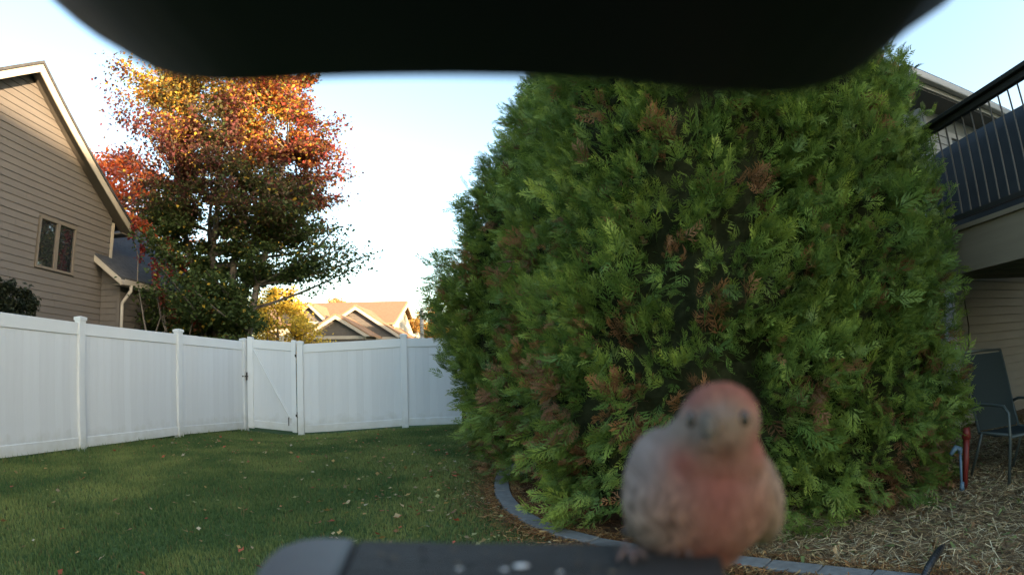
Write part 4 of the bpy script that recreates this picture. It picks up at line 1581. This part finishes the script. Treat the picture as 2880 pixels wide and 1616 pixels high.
# black corrugated drain tube poking out of the straw
tp = [at_z(2655, 1532, .10), at_z(2640, 1548, .12), at_z(2625, 1570, .12), at_z(2612, 1592, .10), at_z(2600, 1620, .06), at_z(2590, 1650, .01)]
pts = []
for i in range(len(tp) - 1):
    for k_ in range(8):
        pts.append(tp[i].lerp(tp[i + 1], k_ / 8))
pts.append(tp[-1])
m_ = MB()
m_.tube(pts, [.017 + .002 * (i % 2) + .004 * min(1, i / 12) - .010 * max(0, 1 - i / 4) for i in range(len(pts))], 12)
o = m_.build('drain_tube', M['hose'])
tag(o, 'black curved drain tube sticking out of the straw by the edging', 'tube')

# ------------------------------------------------------------------ bird feeder: camera hood, perch board, post
fd = empty('bird_feeder', (0, .05, 1.10), 'dark camera bird feeder with black hood above and grey perch board below', 'bird feeder')
HYF, HYB = .14, -.05
outline = [(60, -120), (170, -5), (230, 48), (290, 92), (350, 128), (400, 160), (450, 186), (510, 204), (580, 214), (660, 219), (760, 217), (870, 211), (980, 207), (1100, 205), (1240, 204), (1380, 205), (1500, 208),
           (1620, 213), (1740, 221), (1850, 232), (1960, 243), (2070, 249), (2160, 250), (2240, 243), (2310, 228), (2370, 204), (2420, 172), (2470, 130), (2540, 72), (2640, 2), (2760, -110)]
prof = []
for q in outline:
    p = at_y(q[0], q[1] + 30, HYF)
    prof.append(p)
m_ = MB()
bmh = bmesh.new()
ztop = CZ + .215
steps = [(HYF, 1.0, 0), (HYF + .002, 1.0, .002), (HYF - .012, 1.0, -.0015), (HYF * .5, .99, .001), (HYB, .97, .004)]
rings = []
for (yy, sx_, dz) in ((HYF, 1.0, .0025), (HYF - .0035, .998, 0), (HYF * .55, .99, .002), (0.0, .97, .006), (HYB, .97, .008)):
    ring = [bmh.verts.new((p.x * sx_, yy, p.z + dz)) for p in prof]
    ring += [bmh.verts.new((prof[-1].x, yy, ztop)), bmh.verts.new((prof[0].x, yy, ztop))]
    rings.append(ring)
nn = len(rings[0])
for a_, b_ in zip(rings[:-1], rings[1:]):
    for i in range(nn):
        bmh.faces.new((a_[i], a_[(i + 1) % nn], b_[(i + 1) % nn], b_[i]))
bmh.faces.new(rings[0])
bmh.faces.new(rings[-1][::-1])
bmesh.ops.recalc_face_normals(bmh, faces=bmh.faces[:])
for v_ in bmh.verts:
    v_.co -= fd.location
me = bpy.data.meshes.new('hood')
bmh.to_mesh(me)
link('hood', me, M['hood'], fd)
# housing block behind the lens, made large to keep sky light off the bird
m_ = MB()
m_.box(-.085, .085, -.16, -.02, CZ - .10, CZ + .055)
m_.build('camera_housing', M['hood'], fd, bevel=.006)
# perch board under the lens
PZ = CZ - .086
pL = at_z(745, 1600, PZ)
pE = at_z(1440, 1519, PZ)
yf = pE.y
b = bmesh.new()


def slab(name, pts2, z0, z1, material, parent, bevel=.003):
    m2 = MB()
    m2.prism([(x_, y_, z0) for x_, y_ in pts2], (0, 0, z1 - z0))
    return m2.build(name, material, parent, bevel=bevel)


q = [at_z(*a_, PZ) for a_ in ((706, 1640), (722, 1600), (752, 1562), (790, 1534), (840, 1517), (900, 1510), (960, 1511), (1003, 1513))]
cap_poly = [(v_.x, v_.y) for v_ in q]
r_in = at_z(945, 1640, PZ)
cap_poly += [(r_in.x, r_in.y), (r_in.x - .002, .12), (q[0].x + .006, .12)]
slab('perch_end_cap', cap_poly, PZ - .016, PZ + .0006, M['perch_cap'], fd)
qa = at_z(1004, 1514, PZ)
q2 = [at_z(*a_, PZ) for a_ in ((1006, 1514), (1200, 1518), (1440, 1521), (1700, 1522), (1880, 1524), (1990, 1532), (2030, 1556), (2040, 1600))]
bp2 = [(r_in.x + .0006, .12), (r_in.x + .0006, r_in.y)] + [(v_.x, v_.y) for v_ in q2] + [(q2[-1].x - .002, .12)]
slab('perch_board', bp2, PZ - .018, PZ, M['perch'], fd)
m_ = MB()
m_.box(-.02, .02, -.10, .13, PZ - .05, PZ - .0185)
m_.build('bracket', M['hood'], fd)
m_ = MB()
m_.tube([(0, -.07, 0), (0, -.07, CZ - .06)], .022, 12)
m_.build('support_pole', M['black_metal'], fd)
# droppings on the board
for i, (px_, py_, s_) in enumerate(((1466, 1590, .0021), (1420, 1600, .0012), (1292, 1598, .0010), (925, 1567, .0010), (920, 1608, .0008), (1576, 1608, .0009))):
    c_ = at_z(px_, py_, PZ)
    bb_ = bmesh.new()
    bmesh.ops.create_icosphere(bb_, subdivisions=2, radius=s_)
    for v_ in bb_.verts:
        v_.co.z *= .4
        v_.co.x *= 1.5
        v_.co += Vector((noise.noise(v_.co * 900) * s_ * .5, 0, 0)) + c_ - fd.location
    me = bpy.data.meshes.new('dropping')
    bb_.to_mesh(me)
    me.shade_smooth()
    link('dropping', me, M['white'], fd)

pr_ = random.Random(4)
for i in range(26):
    c_ = at_z(pr_.uniform(1060, 1800), pr_.uniform(1535, 1612), PZ + .0006)
    sh = MB()
    a_ = pr_.uniform(0, 3.1)
    l_ = pr_.uniform(.0012, .0028)
    u_, w_ = Vector((math.cos(a_), math.sin(a_), .1)) * l_, Vector((-math.sin(a_), math.cos(a_), 0)) * l_ * .35
    sh.add([c_ - u_, c_ - w_, c_ + u_, c_ + w_, c_ + Vector((0, 0, l_ * .35))], [(0, 1, 4), (1, 2, 4), (2, 3, 4), (3, 0, 4), (3, 2, 1, 0)])
    sh.build('seed_husk', M['husk'] if i % 3 else M['hood'], fd)
# ------------------------------------------------------------------ the finch
BD = .255        # distance of the bird


def bpnt(px, py, y=BD):
    return at_y(px, py, y)


bird = empty('house_finch', tuple(bpnt(1965, 1600, BD)), 'round finch with rosy red head and breast perched facing the camera', 'bird')
BL = bird.location.copy()
pxm = (bpnt(2000, 1300) - bpnt(1900, 1300)).length / 100      # metres per pixel at the bird


def blob(bm_, c, r, rot=None, sub=3):
    mat_ = Matrix.Translation(c)
    if rot: mat_ = mat_ @ rot
    mat_ = mat_ @ Matrix.Diagonal((*r, 1))
    bmesh.ops.create_icosphere(bm_, subdivisions=sub, radius=1, matrix=mat_)


bb_ = bmesh.new()
C_body = bpnt(1962, 1415, BD + .012)
blob(bb_, C_body, (212 * pxm, .034, 180 * pxm), sub=4)
blob(bb_, bpnt(1950, 1330, BD + .016), (178 * pxm, .032, 150 * pxm), sub=4)
blob(bb_, bpnt(1985, 1290, BD + .010), (150 * pxm, .027, 140 * pxm), sub=4)
blob(bb_, bpnt(2005, 1235, BD + .004), (125 * pxm, .022, 115 * pxm))
blob(bb_, bpnt(2024, 1185, BD + .000), (112 * pxm, .0185, 108 * pxm), sub=4)
blob(bb_, bpnt(2018, 1235, BD - .006), (88 * pxm, .013, 62 * pxm))
blob(bb_, bpnt(2050, 1292, BD + .008), (98 * pxm, .022, 92 * pxm))
# shoulders / folded wings
blob(bb_, bpnt(1835, 1360, BD + .022), (78 * pxm, .034, 165 * pxm), Matrix.Rotation(R(12), 4, 'Y'))
blob(bb_, bpnt(2110, 1385, BD + .022), (66 * pxm, .034, 160 * pxm), Matrix.Rotation(R(-8), 4, 'Y'))
# belly and vent
blob(bb_, bpnt(1958, 1535, BD + .014), (135 * pxm, .027, 66 * pxm))
# tail, going back and down
for i in range(7):
    blob(bb_, C_body + Vector((-.002 * i, .034 + .010 * i, -.006 - .0055 * i)), (.011 - .0003 * i, .012, .007 - .0005 * i), sub=2)
me = bpy.data.meshes.new('body')
for v_ in bb_.verts:
    v_.co -= BL
bb_.to_mesh(me)
body = link('body', me, None, bird)
rm = body.modifiers.new('r', 'REMESH')
rm.mode = 'VOXEL'
rm.voxel_size = .0013
smd = body.modifiers.new('s', 'SMOOTH')
smd.iterations = 12
smd.factor = .6
dg = bpy.context.evaluated_depsgraph_get()
me2 = bpy.data.meshes.new_from_object(body.evaluated_get(dg))
me2.name = 'body'
body.modifiers.clear()
body.data = me2
me2.shade_smooth()
n = len(me2.vertices)
cov = np.empty(n * 3, np.float32)
me2.vertices.foreach_get('co', cov)
cov = cov.reshape(-1, 3) + np.array(BL)
# plumage painted by place on the body, in units of picture pixels round the body centre
ref = np.array(bpnt(1965, 1400))
ux = 1965 + (cov[:, 0] - ref[0]) / pxm
uz = 1400 - (cov[:, 2] - ref[2]) / pxm
front = np.clip((BD + .030 - cov[:, 1]) / .03, 0, 1)


def gau(cx_, cz_, sx_, sz_):
    return np.exp(-((ux - cx_) / sx_) ** 2 - ((uz - cz_) / sz_) ** 2)


base = np.array([.34, .29, .21]) * np.ones((n, 1))


def mixc(c, w):
    global base
    w = np.clip(w, 0, 1)[:, None]
    base = base * (1 - w) + np.array(c) * w


mixc((.36, .32, .28), 1.0 * gau(1830, 1300, 90, 120))
mixc((.36, .30, .20), .9 * gau(2160, 1420, 60, 130))
mixc((.40, .14, .085), .95 * gau(2035, 1085, 150, 62))
mixc((.42, .15, .10), .8 * gau(2105, 1130, 55, 75))
mixc((.34, .09, .07), .7 * gau(1935, 1130, 50, 45))
mixc((.30, .27, .25), .85 * gau(1990, 1165, 55, 26))
mixc((.36, .30, .21), .8 * gau(2060, 1200, 80, 28))
mixc((.28, .25, .21), .9 * gau(1935, 1220, 60, 40))
mixc((.46, .17, .12), .9 * gau(2115, 1265, 55, 55))
mixc((.30, .08, .06), .8 * gau(1905, 1290, 38, 45))
mixc((.16, .12, .075), .9 * gau(2005, 1262, 62, 38))
mixc((.27, .09, .065), .85 * gau(1995, 1345, 115, 75))
mixc((.30, .105, .075), .85 * gau(1975, 1440, 150, 150))
mixc((.40, .20, .125), .75 * gau(2095, 1440, 55, 100))
mixc((.27, .16, .10), .7 * gau(1865, 1440, 60, 80))
mixc((.26, .07, .05), .8 * gau(1965, 1555, 130, 50))
mixc((.30, .23, .16), .8 * gau(1800, 1500, 60, 60))
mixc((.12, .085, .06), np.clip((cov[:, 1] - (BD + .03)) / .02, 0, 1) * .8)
nz_ = vnoise(ux * 1.0, uz * .35, .09, 3) - .5
base *= (1 + .28 * nz_)[:, None]
st_ = vnoise(ux + 14 * np.sin(uz * .05), uz * .28, .16, 6) - .5
flank = np.clip((uz - 1300) / 120, 0, 1) * np.clip(np.abs(ux - 1985) / 70 - .6, 0, 1) + .25
base *= (1 - 1.15 * st_ * flank)[:, None]
ca = me2.color_attributes.new('Col', 'FLOAT_COLOR', 'POINT')
c4 = np.ones((n, 4), np.float32)
c4[:, :3] = np.clip((base * .86 + base.mean(1, keepdims=True) * .14) * np.array([1.0, .92, .93]) * .93, 0, 1)
ca.data.foreach_set('color', c4.ravel())
M['plumage'] = mat('finch_plumage', attr='Col', rough=.9, spec=.1, bump=.6, bump_scale=700, stretch=(1, 1, .35))
me2.materials.clear()
me2.materials.append(M['plumage'])
M['eye'] = mat('bird_eye', (.008, .007, .007), .1, .8)
M['beak'] = mat('bird_beak', (.15, .125, .10), .8, .1)
M['shank'] = mat('bird_leg', (.15, .10, .085), .6, .3)
M['wing'] = mat('bird_wing', (.13, .10, .075), .8, .1, 60, .4, stretch=(1, 1, .2))


def small_blob(name, c, r, material, rot=None):
    b_ = bmesh.new()
    blob(b_, Vector(c) - BL, r, rot, 3)
    m0 = bpy.data.meshes.new(name)
    b_.to_mesh(m0)
    m0.shade_smooth()
    return link(name, m0, material, bird)


def surf_y(px, py):
    """front surface of the body at a place in the picture"""
    hit, loc, nn_, idx = body.ray_cast(Vector((0, 0, CZ)) - BL, ray(px, py))
    return (loc + BL) if hit else bpnt(px, py, BD - .012)


bpy.context.view_layer.update()
for (px_, py_, sc_) in ((2094, 1178, .85), (1947, 1182, .6)):
    p = surf_y(px_, py_)
    small_blob('eye', p + Vector((0, .0012, 0)), (.0034 * sc_, .0026, .0037), M['eye'])
# conical beak pointing a little left and down
pb0 = surf_y(2000, 1185)
b_ = MB()
tipb = pb0 + Vector((-.0035, -.0085, -.0052))
b_.tube([pb0 + Vector((0, .004, .0006)), pb0.lerp(tipb, .35), pb0.lerp(tipb, .75), tipb], [.0044, .0036, .0019, .0004], 14)
b_.build('upper_beak', M['beak'], bird, smooth=True)
b_ = MB()
tipl = pb0 + Vector((-.0028, -.0066, -.0066))
b_.tube([pb0 + Vector((0.0004, .004, -.004)), pb0.lerp(tipl, .4) + Vector((0, 0, -.0012)), tipl], [.0044, .0032, .0006], 12)
b_.build('lower_beak', M['beak'], bird, smooth=True)
# folded wings on both flanks
for sgn, cx_ in ((-1, 1806), (1, 2072)):
    b_ = bmesh.new()
    c0 = bpnt(cx_, 1420, BD + .034)
    blob(b_, c0 - BL, (.0055, .030, .016), Matrix.Rotation(R(-22), 4, 'X') @ Matrix.Rotation(R(4 * sgn), 4, 'Z'), 3)
    m0 = bpy.data.meshes.new('wing')
    b_.to_mesh(m0)
    m0.shade_smooth()
    link('wing', m0, M['wing'], bird)
# legs with toes gripping the board
for (px_, side) in ((1822, -1), (2018, 1)):
    foot = at_z(px_, 1640, PZ + .002)
    top = Vector((foot.x * .985 + (.006 if side < 0 else -.004), BD + .004, C_body.z - .030))
    foot.y = BD - .004
    foot.z = PZ + .0025
    m_ = MB()
    m_.tube([top, top.lerp(foot, .45) + Vector((0, .004, 0)), foot], [.0026, .0014, .0014], 8)
    lg = m_.build('leg', M['shank'], bird, smooth=True)
    for an, ln in ((-28, .013), (0, .016), (28, .013), (180, .011)):
        d = Vector((math.sin(R(an)), -math.cos(R(an)), 0))
        m_ = MB()
        m_.tube([foot, foot + d * ln * .5 + Vector((0, 0, .0014)), foot + d * ln * .9, foot + d * ln + Vector((0, 0, -.0006))], [.0014, .0013, .0010, .0003], 8)
        m_.build('toe', M['shank'], lg, smooth=True)
